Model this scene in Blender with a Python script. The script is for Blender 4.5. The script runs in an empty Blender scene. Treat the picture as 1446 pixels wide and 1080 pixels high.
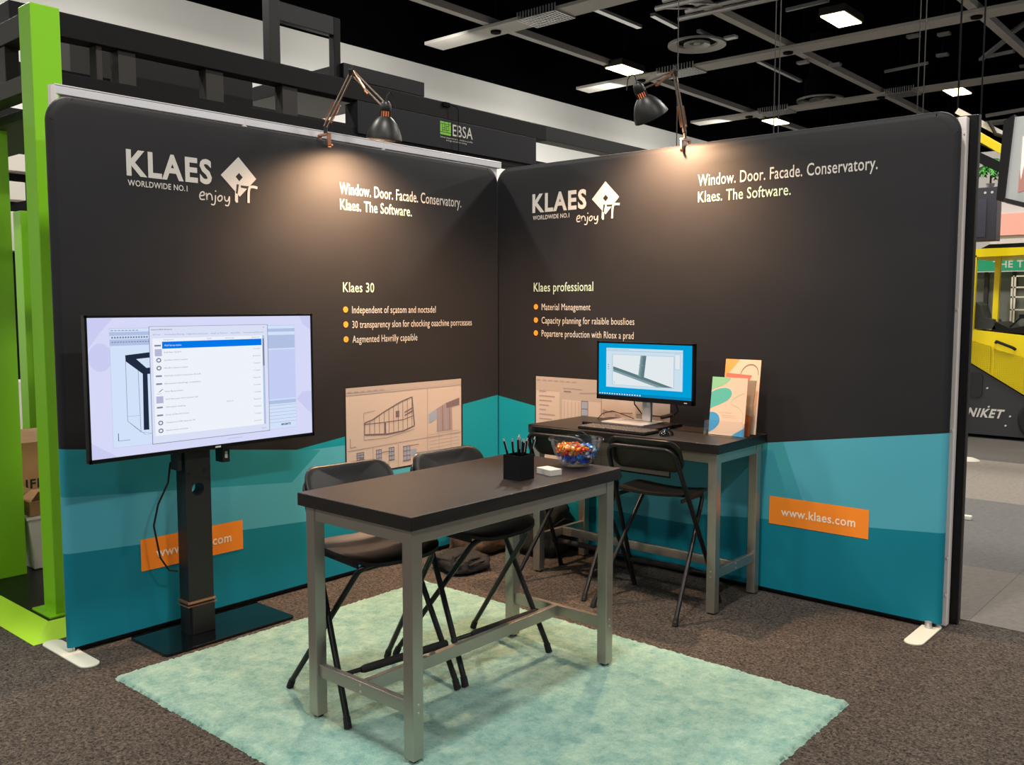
import bpy, bmesh, math, random
from mathutils import Vector, Matrix
random.seed(7)
C = bpy.context.scene.collection
SC = bpy.context.scene
PI = math.pi

# ------------------------------------------------------------------ camera, world, lights, exposure
cam = bpy.data.objects.new('camera', bpy.data.cameras.new('camera')); C.objects.link(cam)
cam.location = (4.25743, -4.75529, 1.62)
cam.rotation_euler = (math.radians(90 - 4.83), 0, math.radians(41.07))
cam.data.sensor_width = 36; cam.data.lens = 1290 / 1446 * 36
cam.data.clip_end = 200
SC.camera = cam
SC.view_settings.view_transform = 'Standard'; SC.view_settings.look = 'None'
SC.view_settings.gamma = 1; SC.view_settings.use_curve_mapping = False
SC.view_settings.exposure = 0.0
SC.cycles.use_denoising = True
SC.cycles.max_bounces = 8
SC.cycles.sample_clamp_indirect = 6
w = bpy.data.worlds.new('hall_air'); SC.world = w; w.use_nodes = True
w.node_tree.nodes['Background'].inputs[0].default_value = (0.85, 0.9, 1.0, 1)
w.node_tree.nodes['Background'].inputs[1].default_value = 0.20

def light(name, kind, loc, energy, color, size=0.1, target=None, size_y=None, spot=None):
    d = bpy.data.lights.new(name, kind); d.energy = energy; d.color = color
    o = bpy.data.objects.new(name, d); C.objects.link(o); o.location = loc
    if kind == 'AREA':
        d.size = size
        if size_y: d.shape = 'RECTANGLE'; d.size_y = size_y
    else:
        d.shadow_soft_size = size
    if target is not None:
        o.rotation_euler = (Vector(target) - Vector(loc)).to_track_quat('-Z', 'Y').to_euler()
    if spot: d.spot_size = spot; d.spot_blend = 0.6
    return o

HALL = (1.0, 0.95, 0.87)
# rows of hall lamps in the ceiling grid (the lit panels of the visible ones are built further down)
for gx in (-7.95, -2.75, 2.45, 7.65):
    for gy in (-10.6, -2.9, 4.9, 12.75, 20.5):
        light('hall_lamp_light', 'AREA', (gx, gy, 6.85), 270, HALL, 0.5, (gx, gy, 0), 0.9)

for gy in (2, 8, 14, 20, 26):  # added fill lights out of view, to brighten the white hall wall
    light('wall_fill_light', 'AREA', (-8.6, gy, 6.5), 72, (1.0, 0.96, 0.88), 0.6, (-12, gy + 1.0, 5.0))

# ------------------------------------------------------------------ materials
def lin(c):
    return tuple(((v / 255) / 12.92 if v / 255 <= 0.04045 else ((v / 255 + 0.055) / 1.055) ** 2.4) for v in c)
def mat(name, rgb, rough=0.5, metal=0.0, bump=0.0, bscale=200, var=0.0, vscale=8, spec=0.5, emit=0, wood=False, brushed=False, coat=0.0):
    m = bpy.data.materials.new(name); m.use_nodes = True
    nt = m.node_tree; b = nt.nodes['Principled BSDF']; N = nt.nodes.new; L = nt.links.new
    c = lin(rgb)
    b.inputs['Base Color'].default_value = (*c, 1); b.inputs['Roughness'].default_value = rough
    b.inputs['Metallic'].default_value = metal; b.inputs['Specular IOR Level'].default_value = spec
    b.inputs['Coat Weight'].default_value = coat
    if emit:
        b.inputs['Emission Color'].default_value = (*c, 1); b.inputs['Emission Strength'].default_value = emit
    if var or bump or wood or brushed:
        tc = N('ShaderNodeTexCoord'); mp = N('ShaderNodeMapping'); L(tc.outputs['Object'], mp.inputs[0])
        if wood: mp.inputs['Scale'].default_value = wood
        if brushed: mp.inputs['Scale'].default_value = (1, 1, 0.05)
    if var:
        n = N('ShaderNodeTexNoise'); n.inputs['Scale'].default_value = vscale; n.inputs['Detail'].default_value = 6
        L(mp.outputs[0], n.inputs[0])
        r = N('ShaderNodeValToRGB'); L(n.outputs['Fac'], r.inputs[0])
        r.color_ramp.elements[0].position = 0.3; r.color_ramp.elements[1].position = 0.7
        r.color_ramp.elements[0].color = (*[v * (1 - var) for v in c], 1)
        r.color_ramp.elements[1].color = (*[min(1, v * (1 + var)) for v in c], 1)
        L(r.outputs[0], b.inputs['Base Color'])
    if bump:
        n2 = N('ShaderNodeTexNoise'); n2.inputs['Scale'].default_value = bscale; n2.inputs['Detail'].default_value = 3
        L(mp.outputs[0], n2.inputs[0])
        bp = N('ShaderNodeBump'); bp.inputs['Strength'].default_value = bump; bp.inputs['Distance'].default_value = 0.01
        L(n2.outputs['Fac'], bp.inputs['Height']); L(bp.outputs[0], b.inputs['Normal'])
    return m

def fabric_mat(name, zones, base):
    """printed fabric: convex colour zones in wall coordinates (object x/y along the wall, z up)"""
    m = bpy.data.materials.new(name); m.use_nodes = True
    nt = m.node_tree; b = nt.nodes['Principled BSDF']; N = nt.nodes.new; L = nt.links.new
    b.inputs['Roughness'].default_value = 0.6; b.inputs['Specular IOR Level'].default_value = 0.28
    b.inputs['Sheen Weight'].default_value = 0.06; b.inputs['Sheen Roughness'].default_value = 0.45
    tc = N('ShaderNodeTexCoord'); sp = N('ShaderNodeSeparateXYZ'); L(tc.outputs['Object'], sp.inputs[0])
    U = sp.outputs['X']; V = sp.outputs['Z']
    def M(op, a, c):
        n = N('ShaderNodeMath'); n.operation = op
        for i, v in enumerate((a, c)):
            if isinstance(v, (int, float)): n.inputs[i].default_value = v
            else: L(v, n.inputs[i])
        return n.outputs[0]
    cur = None
    for poly, rgb in zones:
        mask = None
        for i in range(len(poly)):
            (x0, z0), (x1, z1) = poly[i], poly[(i + 1) % len(poly)]
            # inside is left of the edge for a counter-clockwise polygon
            a, bb, cc = -(z1 - z0), (x1 - x0), (z1 - z0) * x0 - (x1 - x0) * z0
            s = M('ADD', M('ADD', M('MULTIPLY', U, a), M('MULTIPLY', V, bb)), cc)
            g = M('GREATER_THAN', s, 0.0)
            mask = g if mask is None else M('MULTIPLY', mask, g)
        mx = N('ShaderNodeMix'); mx.data_type = 'RGBA'; L(mask, mx.inputs['Factor'])
        if cur is None: mx.inputs['A'].default_value = (*lin(base), 1)
        else: L(cur, mx.inputs['A'])
        mx.inputs['B'].default_value = (*lin(rgb), 1)
        cur = mx.outputs['Result']
    L(cur, b.inputs['Base Color'])
    n2 = N('ShaderNodeTexNoise'); n2.inputs['Scale'].default_value = 2.2; n2.inputs['Detail'].default_value = 1
    L(tc.outputs['Object'], n2.inputs[0])
    n3 = N('ShaderNodeTexNoise'); n3.inputs['Scale'].default_value = 600; L(tc.outputs['Object'], n3.inputs[0])
    bp = N('ShaderNodeBump'); bp.inputs['Strength'].default_value = 0.25; bp.inputs['Distance'].default_value = 0.03
    L(n2.outputs['Fac'], bp.inputs['Height'])
    bp2 = N('ShaderNodeBump'); bp2.inputs['Strength'].default_value = 0.12; bp2.inputs['Distance'].default_value = 0.001
    L(n3.outputs['Fac'], bp2.inputs['Height']); L(bp.outputs[0], bp2.inputs['Normal']); L(bp2.outputs[0], b.inputs['Normal'])
    return m

def carpet_mat(name, dark, light_, scale=90):
    m = bpy.data.materials.new(name); m.use_nodes = True
    nt = m.node_tree; b = nt.nodes['Principled BSDF']; N = nt.nodes.new; L = nt.links.new
    b.inputs['Roughness'].default_value = 0.95; b.inputs['Specular IOR Level'].default_value = 0.1
    tc = N('ShaderNodeTexCoord')
    n = N('ShaderNodeTexNoise'); n.inputs['Scale'].default_value = scale; n.inputs['Detail'].default_value = 5; n.inputs['Roughness'].default_value = 0.75
    n.inputs['Distortion'].default_value = 0.8
    L(tc.outputs['Object'], n.inputs[0])
    r = N('ShaderNodeValToRGB'); L(n.outputs['Fac'], r.inputs[0])
    r.color_ramp.elements[0].position = 0.38; r.color_ramp.elements[1].position = 0.66
    r.color_ramp.elements[0].color = (*lin(dark), 1); r.color_ramp.elements[1].color = (*lin(light_), 1)
    n4 = N('ShaderNodeTexNoise'); n4.inputs['Scale'].default_value = 14; n4.inputs['Detail'].default_value = 4
    L(tc.outputs['Object'], n4.inputs[0])
    mx = N('ShaderNodeMix'); mx.data_type = 'RGBA'; mx.blend_type = 'OVERLAY'; mx.inputs['Factor'].default_value = 0.35
    L(r.outputs[0], mx.inputs['A']); L(n4.outputs['Fac'], mx.inputs['B']); L(mx.outputs['Result'], b.inputs['Base Color'])
    bp = N('ShaderNodeBump'); bp.inputs['Strength'].default_value = 0.9; bp.inputs['Distance'].default_value = 0.008
    L(n.outputs['Fac'], bp.inputs['Height']); L(bp.outputs[0], b.inputs['Normal'])
    return m

def emis(name, rgb, strength):
    m = bpy.data.materials.new(name); m.use_nodes = True
    nt = m.node_tree; nt.nodes.clear()
    e = nt.nodes.new('ShaderNodeEmission'); o = nt.nodes.new('ShaderNodeOutputMaterial')
    e.inputs[0].default_value = (*lin(rgb), 1); e.inputs[1].default_value = strength
    nt.links.new(e.outputs[0], o.inputs[0]); return m

def glass_mat(name, rgb, rough=0.02, ior=1.45):
    """thin clear glass: sees through, reflects by its angle"""
    m = bpy.data.materials.new(name); m.use_nodes = True
    nt = m.node_tree; nt.nodes.clear(); N = nt.nodes.new; L = nt.links.new
    t = N('ShaderNodeBsdfTransparent'); t.inputs[0].default_value = (*rgb, 1)
    g = N('ShaderNodeBsdfGlossy'); g.inputs['Roughness'].default_value = rough; g.inputs[0].default_value = (1, 1, 1, 1)
    lw = N('ShaderNodeLayerWeight'); lw.inputs[0].default_value = 0.5; pw = N('ShaderNodeMath'); pw.operation = 'POWER'; pw.inputs[1].default_value = 3.2; f = N('ShaderNodeMath'); f.operation = 'MULTIPLY_ADD'; f.inputs[1].default_value = ior - 0.95; f.inputs[2].default_value = 0.05
    L(lw.outputs['Facing'], pw.inputs[0]); L(pw.outputs[0], f.inputs[0])
    mx = N('ShaderNodeMixShader'); o = N('ShaderNodeOutputMaterial')
    L(f.outputs[0], mx.inputs[0]); L(t.outputs[0], mx.inputs[1]); L(g.outputs[0], mx.inputs[2]); L(mx.outputs[0], o.inputs[0])
    return m

def wood_mat(name, a, bcol, rough=0.42):
    m = bpy.data.materials.new(name); m.use_nodes = True
    nt = m.node_tree; b = nt.nodes['Principled BSDF']; N = nt.nodes.new; L = nt.links.new
    b.inputs['Roughness'].default_value = rough
    tc = N('ShaderNodeTexCoord'); mp = N('ShaderNodeMapping'); L(tc.outputs['Object'], mp.inputs[0])
    mp.inputs['Scale'].default_value = (60, 3, 30)
    n = N('ShaderNodeTexNoise'); n.inputs['Scale'].default_value = 1.5; n.inputs['Detail'].default_value = 8; n.inputs['Distortion'].default_value = 0.6
    L(mp.outputs[0], n.inputs[0])
    r = N('ShaderNodeValToRGB'); L(n.outputs['Fac'], r.inputs[0])
    r.color_ramp.elements[0].position = 0.3; r.color_ramp.elements[1].position = 0.75
    r.color_ramp.elements[0].color = (*lin(a), 1); r.color_ramp.elements[1].color = (*lin(bcol), 1)
    L(r.outputs[0], b.inputs['Base Color'])
    bp = N('ShaderNodeBump'); bp.inputs['Strength'].default_value = 0.15; bp.inputs['Distance'].default_value = 0.002
    L(n.outputs['Fac'], bp.inputs['Height']); L(bp.outputs[0], b.inputs['Normal'])
    return m, mp

M = {}
M['white_paint'] = mat('white_paint', (232, 232, 228), 0.7, var=0.04, vscale=0.6)
M['black_wall'] = mat('black_wall', (7, 7, 10), 0.9, spec=0.0)
M['ceiling_black'] = mat('ceiling_black', (6, 6, 9), 0.9, spec=0.0, var=0.3, vscale=0.4)
M['grid_grey'] = mat('grid_grey', (172, 169, 163), 0.6)
M['dark_metal'] = mat('dark_metal', (32, 32, 34), 0.5, spec=0.2)
M['satin_black'] = mat('satin_black', (13, 13, 15), 0.36, spec=0.25)
M['black_plastic'] = mat('black_plastic', (17, 17, 18), 0.38, bump=0.05, bscale=500)
M['stool_plastic'] = mat('stool_plastic', (17, 15, 15), 0.38, bump=0.04, bscale=90, spec=0.4)
M['tube_black'] = mat('tube_black', (30, 29, 30), 0.35, 0.4)
M['rubber'] = mat('rubber', (14, 14, 14), 0.8)
M['beam_black'] = mat('beam_black', (17, 17, 18), 0.5, spec=0.15)
M['beam_grey'] = mat('beam_grey', (50, 48, 46), 0.5, spec=0.25)
M['green'] = mat('green', (126, 196, 24), 0.35)
M['green_light'] = mat('green_light', (168, 216, 50), 0.4)
M['steel'] = mat('steel', (176, 170, 160), 0.36, 0.85, bump=0.04, bscale=80, brushed=True)
M['alu'] = mat('alu', (205, 205, 205), 0.3, 0.7)
M['warm_tint_steel'] = mat('warm_tint_steel', (186, 134, 104), 0.32, 0.85)  # steel; on the clamps the lamps' warm light is put into this colour
M['lamp_black'] = mat('lamp_black', (30, 30, 29), 0.42, 0.2)
M['arm_steel'] = mat('arm_steel', (128, 112, 100), 0.38, 0.85)
M['rail_white'] = mat('rail_white', (222, 222, 226), 0.32, 0.25)
M['foot_cream'] = mat('foot_cream', (205, 205, 190), 0.5)
M['panel_white'] = mat('panel_white', (215, 208, 205), 0.5)
M['glass_black'] = mat('glass_black', (6, 10, 14), 0.06, coat=0.5)
M['cardboard'] = mat('cardboard', (156, 118, 78), 0.85, var=0.1, vscale=6)
M['tape'] = mat('tape', (190, 165, 130), 0.3)
M['white_plastic'] = mat('white_plastic', (218, 212, 202), 0.5)
M['ink_black'] = mat('ink_black', (20, 18, 18), 0.8)
M['bag_black'] = mat('bag_black', (16, 17, 18), 0.8, bump=0.5, bscale=30)
M['bag_brown'] = mat('bag_brown', (92, 70, 52), 0.85, bump=0.6, bscale=25, var=0.35, vscale=14)
M['yellow'] = mat('yellow', (240, 214, 10), 0.35)
M['machine_dark'] = mat('machine_dark', (44, 46, 50), 0.45)
M['mesh_dark'] = mat('mesh_dark', (22, 24, 26), 0.7)
M['grey_wall'] = mat('grey_wall', (104, 106, 98), 0.8, var=0.1, vscale=3)
M['banner_green'] = mat('banner_green', (18, 150, 106), 0.6)
M['fern'] = mat('fern', (56, 150, 44), 0.6, var=0.45, vscale=14)
M['pink'] = mat('pink', (250, 180, 165), 0.6)
M['print_white'] = mat('print_white', (200, 196, 190), 0.7)
M['print_mint'] = mat('print_mint', (182, 206, 184), 0.7)
M['print_url'] = mat('print_url', (245, 228, 205), 0.7)
M['print_orange'] = mat('print_orange', (250, 150, 40), 0.7)
M['url_orange'] = mat('url_orange', (246, 138, 28), 0.7)
M['print_cream'] = mat('print_cream', (184, 172, 164), 0.7)
M['print_cream2'] = mat('print_cream2', (166, 156, 150), 0.7)
M['print_line'] = mat('print_line', (112, 98, 104), 0.7)
M['print_grey'] = mat('print_grey', (150, 134, 138), 0.7)
M['print_blue'] = mat('print_blue', (140, 155, 180), 0.7)
M['print_dark'] = mat('print_dark', (34, 32, 34), 0.75)
M['print_edge'] = mat('print_edge', (14, 14, 16), 0.75)

# ------------------------------------------------------------------ mesh helpers
class MB:
    def __init__(s): s.v = []; s.f = []; s.m = []; s.mats = []
    def mi(s, m):
        if m not in s.mats: s.mats.append(m)
        return s.mats.index(m)
    def add(s, verts, faces, m):
        k = len(s.v); i = s.mi(m)
        s.v += [tuple(v) for v in verts]; s.f += [tuple(k + a for a in f) for f in faces]; s.m += [i] * len(faces)
        return s
    def box(s, x0, y0, z0, x1, y1, z1, m):
        x0, x1 = sorted((x0, x1)); y0, y1 = sorted((y0, y1)); z0, z1 = sorted((z0, z1))
        V = [(x0, y0, z0), (x1, y0, z0), (x1, y1, z0), (x0, y1, z0), (x0, y0, z1), (x1, y0, z1), (x1, y1, z1), (x0, y1, z1)]
        return s.add(V, [(0, 3, 2, 1), (4, 5, 6, 7), (0, 1, 5, 4), (1, 2, 6, 5), (2, 3, 7, 6), (3, 0, 4, 7)], m)
    def obox(s, c, d, m, rot=(0, 0, 0)):
        R = Matrix.Rotation(rot[2], 3, 'Z') @ Matrix.Rotation(rot[1], 3, 'Y') @ Matrix.Rotation(rot[0], 3, 'X')
        V = [Vector(c) + R @ Vector((sx * d[0] / 2, sy * d[1] / 2, sz * d[2] / 2)) for sz in (-1, 1) for sx, sy in ((-1, -1), (1, -1), (1, 1), (-1, 1))]
        return s.add(V, [(0, 3, 2, 1), (4, 5, 6, 7), (0, 1, 5, 4), (1, 2, 6, 5), (2, 3, 7, 6), (3, 0, 4, 7)], m)
    def bar(s, p, q, wx, wz, m):
        """rectangular bar from p to q"""
        p, q = Vector(p), Vector(q); d = (q - p).normalized()
        up = Vector((0, 0, 1)) if abs(d.z) < 0.95 else Vector((1, 0, 0))
        a = d.cross(up).normalized() * wx / 2; b = a.cross(d).normalized() * wz / 2
        V = [e + sa * a + sb * b for e in (p, q) for sa, sb in ((-1, -1), (1, -1), (1, 1), (-1, 1))]
        return s.add(V, [(0, 1, 2, 3), (7, 6, 5, 4), (0, 4, 5, 1), (1, 5, 6, 2), (2, 6, 7, 3), (3, 7, 4, 0)], m)
    def tube(s, pts, r, m, n=10, cap=True):
        pts = [Vector(p) for p in pts]; rs = r if isinstance(r, (list, tuple)) else [r] * len(pts)
        d0 = (pts[1] - pts[0]).normalized(); a = d0.orthogonal().normalized(); V = []
        for i, p in enumerate(pts):
            if i == 0: d = d0
            elif i == len(pts) - 1: d = (pts[i] - pts[i - 1]).normalized()
            else: d = ((pts[i + 1] - p).normalized() + (p - pts[i - 1]).normalized()).normalized()
            a = (a - d * a.dot(d)).normalized(); b = d.cross(a)
            V += [p + (a * math.cos(2 * PI * k / n) + b * math.sin(2 * PI * k / n)) * rs[i] for k in range(n)]
        F = [(i * n + k, i * n + (k + 1) % n, (i + 1) * n + (k + 1) % n, (i + 1) * n + k) for i in range(len(pts) - 1) for k in range(n)]
        if cap: F += [tuple(reversed(range(n))), tuple(range((len(pts) - 1) * n, len(pts) * n))]
        return s.add(V, F, m)
    def lathe(s, prof, m, n=32, origin=(0, 0, 0), axis=(0, 0, 1), caps=False):
        q = Vector((0, 0, 1)).rotation_difference(Vector(axis).normalized()); o = Vector(origin); V = []
        for r, z in prof:
            V += [o + q @ Vector((r * math.cos(2 * PI * k / n), r * math.sin(2 * PI * k / n), z)) for k in range(n)]
        F = [(i * n + k, i * n + (k + 1) % n, (i + 1) * n + (k + 1) % n, (i + 1) * n + k) for i in range(len(prof) - 1) for k in range(n)]
        if caps: F += [tuple(reversed(range(n))), tuple(range((len(prof) - 1) * n, len(prof) * n))]
        return s.add(V, F, m)
    def prism(s, poly, fn, d0, d1, m):
        """poly of (u,v); fn(u,v,d) gives the point; extruded from d0 to d1"""
        n = len(poly); V = [fn(u, v, d0) for u, v in poly] + [fn(u, v, d1) for u, v in poly]
        F = [tuple(range(n)), tuple(reversed(range(n, 2 * n)))] + [(i + n, (i + 1) % n + n, (i + 1) % n, i) for i in range(n)]
        return s.add(V, F, m)
    def build(s, name, parent=None, smooth=False, bevel=0.0, segs=2, origin=None, doubles=False):
        me = bpy.data.meshes.new(name)
        off = Vector(origin) if origin else Vector((0, 0, 0))
        me.from_pydata([Vector(v) - off for v in s.v], [], s.f)
        for m in s.mats: me.materials.append(m)
        me.polygons.foreach_set('material_index', s.m)
        bm = bmesh.new(); bm.from_mesh(me)
        if doubles: bmesh.ops.remove_doubles(bm, verts=bm.verts, dist=1e-5)
        bmesh.ops.recalc_face_normals(bm, faces=bm.faces)
        if bevel: bmesh.ops.bevel(bm, geom=[e for e in bm.edges if e.calc_face_angle(0) > 0.6], offset=bevel, segments=segs, affect='EDGES', profile=0.5)
        bm.to_mesh(me); bm.free()
        if smooth:
            for p in me.polygons: p.use_smooth = True
            try: me.set_sharp_from_angle(angle=math.radians(42))
            except Exception: pass
        o = bpy.data.objects.new(name, me); C.objects.link(o)
        if origin: o.location = off
        if parent is not None:
            o.parent = parent
            if origin: o.location = off - parent_world(parent)
            else: o.location = -parent_world(parent)
        return o

def parent_world(p):
    v = Vector((0, 0, 0))
    while p is not None: v += p.location; p = p.parent
    return v
def tag(o, label=None, cat=None, group=None, kind=None):
    if label: o['label'] = label
    if cat: o['category'] = cat
    if group: o['group'] = group
    if kind: o['kind'] = kind
    return o
def thing(name, label, cat, loc=(0, 0, 0), group=None):
    o = bpy.data.objects.new(name, None); C.objects.link(o); o.location = loc
    o.empty_display_size = 0.1
    return tag(o, label, cat, group)
def copy_tree(o, parent=None):
    c = o.copy(); C.objects.link(c)
    if parent is not None: c.parent = parent
    for ch in list(o.children): copy_tree(ch, c)
    return c

# text as flat meshes from the built-in font
_cap = None
def text_verts(s, bold=0.0):
    cu = bpy.data.curves.new('t', 'FONT'); cu.body = s; cu.offset = bold; cu.size = 1; cu.resolution_u = 3; cu.space_character = 1.0 + max(0.04, bold * 4.5)
    ob = bpy.data.objects.new('t', cu); C.objects.link(ob)
    dg = bpy.context.evaluated_depsgraph_get(); dg.update()
    me = bpy.data.meshes.new_from_object(ob.evaluated_get(dg))
    V = [(v.co.x, v.co.y) for v in me.vertices]; F = [tuple(p.vertices) for p in me.polygons]
    bpy.data.objects.remove(ob); bpy.data.curves.remove(cu); bpy.data.meshes.remove(me)
    return V, F
CAPV, _ = text_verts('H'); CAPH = max(v[1] for v in CAPV)
class Print:
    """flat print on a surface: layers a fraction of a millimetre apart, each mark a hair above the last"""
    def __init__(s, fn, step=0.0004): s.fn = fn; s.mb = MB(); s.step = step; s.n = 0
    def dz(s, layer): s.n += 1; return layer * s.step + s.n * 1.2e-6
    def poly(s, pts, m, layer=1):
        d = s.dz(layer); s.mb.add([s.fn(u, v, d) for u, v in pts], [tuple(range(len(pts)))], m)
    def rect(s, u0, v0, u1, v1, m, layer=1): s.poly([(u0, v0), (u1, v0), (u1, v1), (u0, v1)], m, layer)
    def disc(s, u, v, r, m, layer=1, n=20, ru=None):
        s.poly([(u + (ru or r) * math.cos(2 * PI * k / n), v + r * math.sin(2 * PI * k / n)) for k in range(n)], m, layer)
    def ring(s, outer, inner, m, layer=1):
        n = len(outer); d = s.dz(layer); V = [s.fn(u, v, d) for u, v in outer + inner]
        s.mb.add(V, [(i, (i + 1) % n, n + (i + 1) % n, n + i) for i in range(n)], m)
    def line(s, pts, wd, m, layer=2):
        d = s.dz(layer); n = len(pts); A = []; B = []
        for i in range(n):
            a = pts[max(i - 1, 0)]; b = pts[min(i + 1, n - 1)]
            dx, dy = b[0] - a[0], b[1] - a[1]; L = math.hypot(dx, dy) or 1
            k = 1.0
            if 0 < i < n - 1:
                e = (pts[i][0] - a[0], pts[i][1] - a[1]); le = math.hypot(*e) or 1
                k = 1 / max(0.5, abs((e[0] * dx + e[1] * dy) / (le * L)))
            nx, ny = -dy / L * wd / 2 * k, dx / L * wd / 2 * k
            A.append((pts[i][0] + nx, pts[i][1] + ny)); B.append((pts[i][0] - nx, pts[i][1] - ny))
        s.mb.add([s.fn(u, v, d) for u, v in A + B], [(i, n + i, n + i + 1, i + 1) for i in range(n - 1)], m)
    def stroke(s, pts, wd, m, layer=2, sub=5):
        P = []
        for i in range(len(pts) - 1):
            p0 = pts[max(i - 1, 0)]; p1 = pts[i]; p2 = pts[i + 1]; p3 = pts[min(i + 2, len(pts) - 1)]
            for k in range(sub):
                t = k / sub
                P.append(tuple(0.5 * (2 * p1[a] + (-p0[a] + p2[a]) * t + (2 * p0[a] - 5 * p1[a] + 4 * p2[a] - p3[a]) * t * t + (-p0[a] + 3 * p1[a] - 3 * p2[a] + p3[a]) * t ** 3) for a in (0, 1)))
        P.append(pts[-1]); s.line(P, wd, m, layer)
    def text(s, t, u0, u1, v0, cap, m, layer=2, bold=0.0):
        V, F = text_verts(t, bold)
        if not V: return
        x0 = min(v[0] for v in V); x1 = max(v[0] for v in V); k = cap / CAPH
        kx = (u1 - u0) / (x1 - x0); d = s.dz(layer)
        s.mb.add([s.fn(u0 + (x - x0) * kx, v0 + y * k, d) for x, y in V], F, m)
    def build(s, name, parent):
        me = bpy.data.meshes.new(name); me.from_pydata(s.mb.v, [], s.mb.f)
        for m in s.mb.mats: me.materials.append(m)
        me.polygons.foreach_set('material_index', s.mb.m)
        o = bpy.data.objects.new(name, me); C.objects.link(o)
        if parent is not None: o.parent = parent; o.location = -parent_world(parent)
        return o

# ------------------------------------------------------------------ the hall (setting)
M['booth_carpet'] = carpet_mat('booth_carpet', (34, 31, 30), (108, 100, 92), 75)
mb = MB(); mb.box(-13, -14, -0.2, 12, 34, 0, M['booth_carpet'])
floor = tag(mb.build('floor'), kind='structure')
tone = [mat('carpet_tile_a', (112, 106, 100), 0.95, bump=0.5, bscale=150, var=0.12, vscale=30), mat('carpet_tile_b', (84, 80, 77), 0.95, bump=0.5, bscale=150, var=0.12, vscale=30),
        mat('carpet_tile_c', (128, 120, 112), 0.95, bump=0.5, bscale=150, var=0.12, vscale=30), mat('carpet_tile_d', (98, 96, 94), 0.95, bump=0.5, bscale=150, var=0.12, vscale=30)]
tile_me = {}
for r in range(9):
    for c in range(6):
        k = (r * 3 + r // 2) % 4
        if k not in tile_me:
            t = MB(); t.box(0.0008, 0.0008, 0.0, 1.0792, 1.0792, 0.004, tone[k]); o = t.build('carpet_tile', floor); tile_me[k] = o.data
        else:
            o = bpy.data.objects.new('carpet_tile', tile_me[k]); C.objects.link(o); o.parent = floor
        o.location = (-1.3 + c * 1.08, 0.24 + r * 1.08, 0.0)
mb = MB(); mb.box(-12.3, -14, 0, -12, 34, 7.33, M['white_paint']); mb.box(-12.3, -14, 7.33, -11.95, 34, 9.4, M['black_wall'])
tag(mb.build('wall_left'), kind='structure')
mb = MB(); mb.box(-12, 33, 0, 12, 33.3, 9.4, M['black_wall'])
tag(mb.build('wall_back'), kind='structure')
mb = MB(); mb.box(-12.3, -14, 9.0, 12, 34, 9.4, M['ceiling_black'])
ceiling = tag(mb.build('ceiling'), kind='structure')

# hung ceiling grid: flat grey beams with dark joints
grid = thing('ceiling_grid', 'grey lattice of flat beams hung below the black hall ceiling', 'ceiling grid', (0, 0, 7))
jm = mat('joint_black', (8, 8, 9), 0.8, spec=0.1)
XS = (-8.15, -4.45, -0.75, 3.0); YS = (3.6, 9.0, 14.2, 19.8, 25.6)
for y in YS:
    segs = [(-9.9, 10)]
    if y == 9.0: segs = [(-9.9, -7.3), (-6.45, 10)]
    if y == 14.2: segs = [(-9.9, -8.9), (-8.9, -7.5), (-6.6, 10)]
    if y == 19.8: segs = [(-9.9, -7.7), (-6.9, -4.2), (-3.6, 10)]
    for a, b in segs:
        m_ = MB(); m_.box(a, y - 0.27, 7.0, b, y + 0.27, 7.06, M['grid_grey']); m_.build('beam', grid)
for x in XS:
    m_ = MB(); m_.box(x - 0.08, 1, 7.07, x + 0.08, 32.8, 7.2, M['grid_grey']); m_.build('beam', grid)
    for y in YS:
        m_ = MB(); m_.lathe([(0.02, -0.05), (0.10, -0.04), (0.11, 0.0)], jm, 12, (x, y, 7.0)); m_.build('joint', grid)
        m_ = MB(); m_.tube([(x, y, 7.2), (x, y, 9.0)], 0.012, jm, 6); m_.build('hanger', grid)
# wire mesh cable trays
def tray(x, y, L, lab, ln=0.85):
    t = thing('cable_tray', lab, 'cable tray', (x, y, 7.0), None)
    m_ = MB()
    n = 14
    for k in range(n):
        px = x - L / 2 + L * k / (n - 1)
        m_.bar((px, y - 0.3, 6.98), (px, y + 0.3, 6.98), 0.02, 0.02, M['alu'])
        m_.bar((px, y - 0.3, 6.98), (px, y - 0.3, 7.12), 0.02, 0.02, M['alu']); m_.bar((px, y + 0.3, 6.98), (px, y + 0.3, 7.12), 0.02, 0.02, M['alu'])
    for k in range(6):
        py = y - 0.3 + 0.12 * k
        m_.bar((x - L / 2, py, 6.98), (x + L / 2, py, 6.98), 0.014, 0.014, M['alu'])
    m_.build('wire_mesh', t)
    m_ = MB(); m_.tube([(x, y - 0.3, 7.1), (x, y - 0.3, 9)], 0.01, jm, 5); m_.tube([(x, y + 0.3, 7.1), (x, y + 0.3, 9)], 0.01, jm, 5); m_.build('hanger', t)
tray(-6.88, 9.0, 0.9, 'wire mesh cable tray in the grid beam nearest the viewer, top centre')
tray(-7.05, 14.2, 0.95, 'wire mesh cable tray in the grid beam behind the right clamp lamp')
tray(-7.3, 19.8, 0.85, 'wire mesh cable tray beside the farther round vent')
tray(-3.9, 19.8, 0.7, 'wire mesh cable tray above the upper right corner of the right booth wall')
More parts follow.
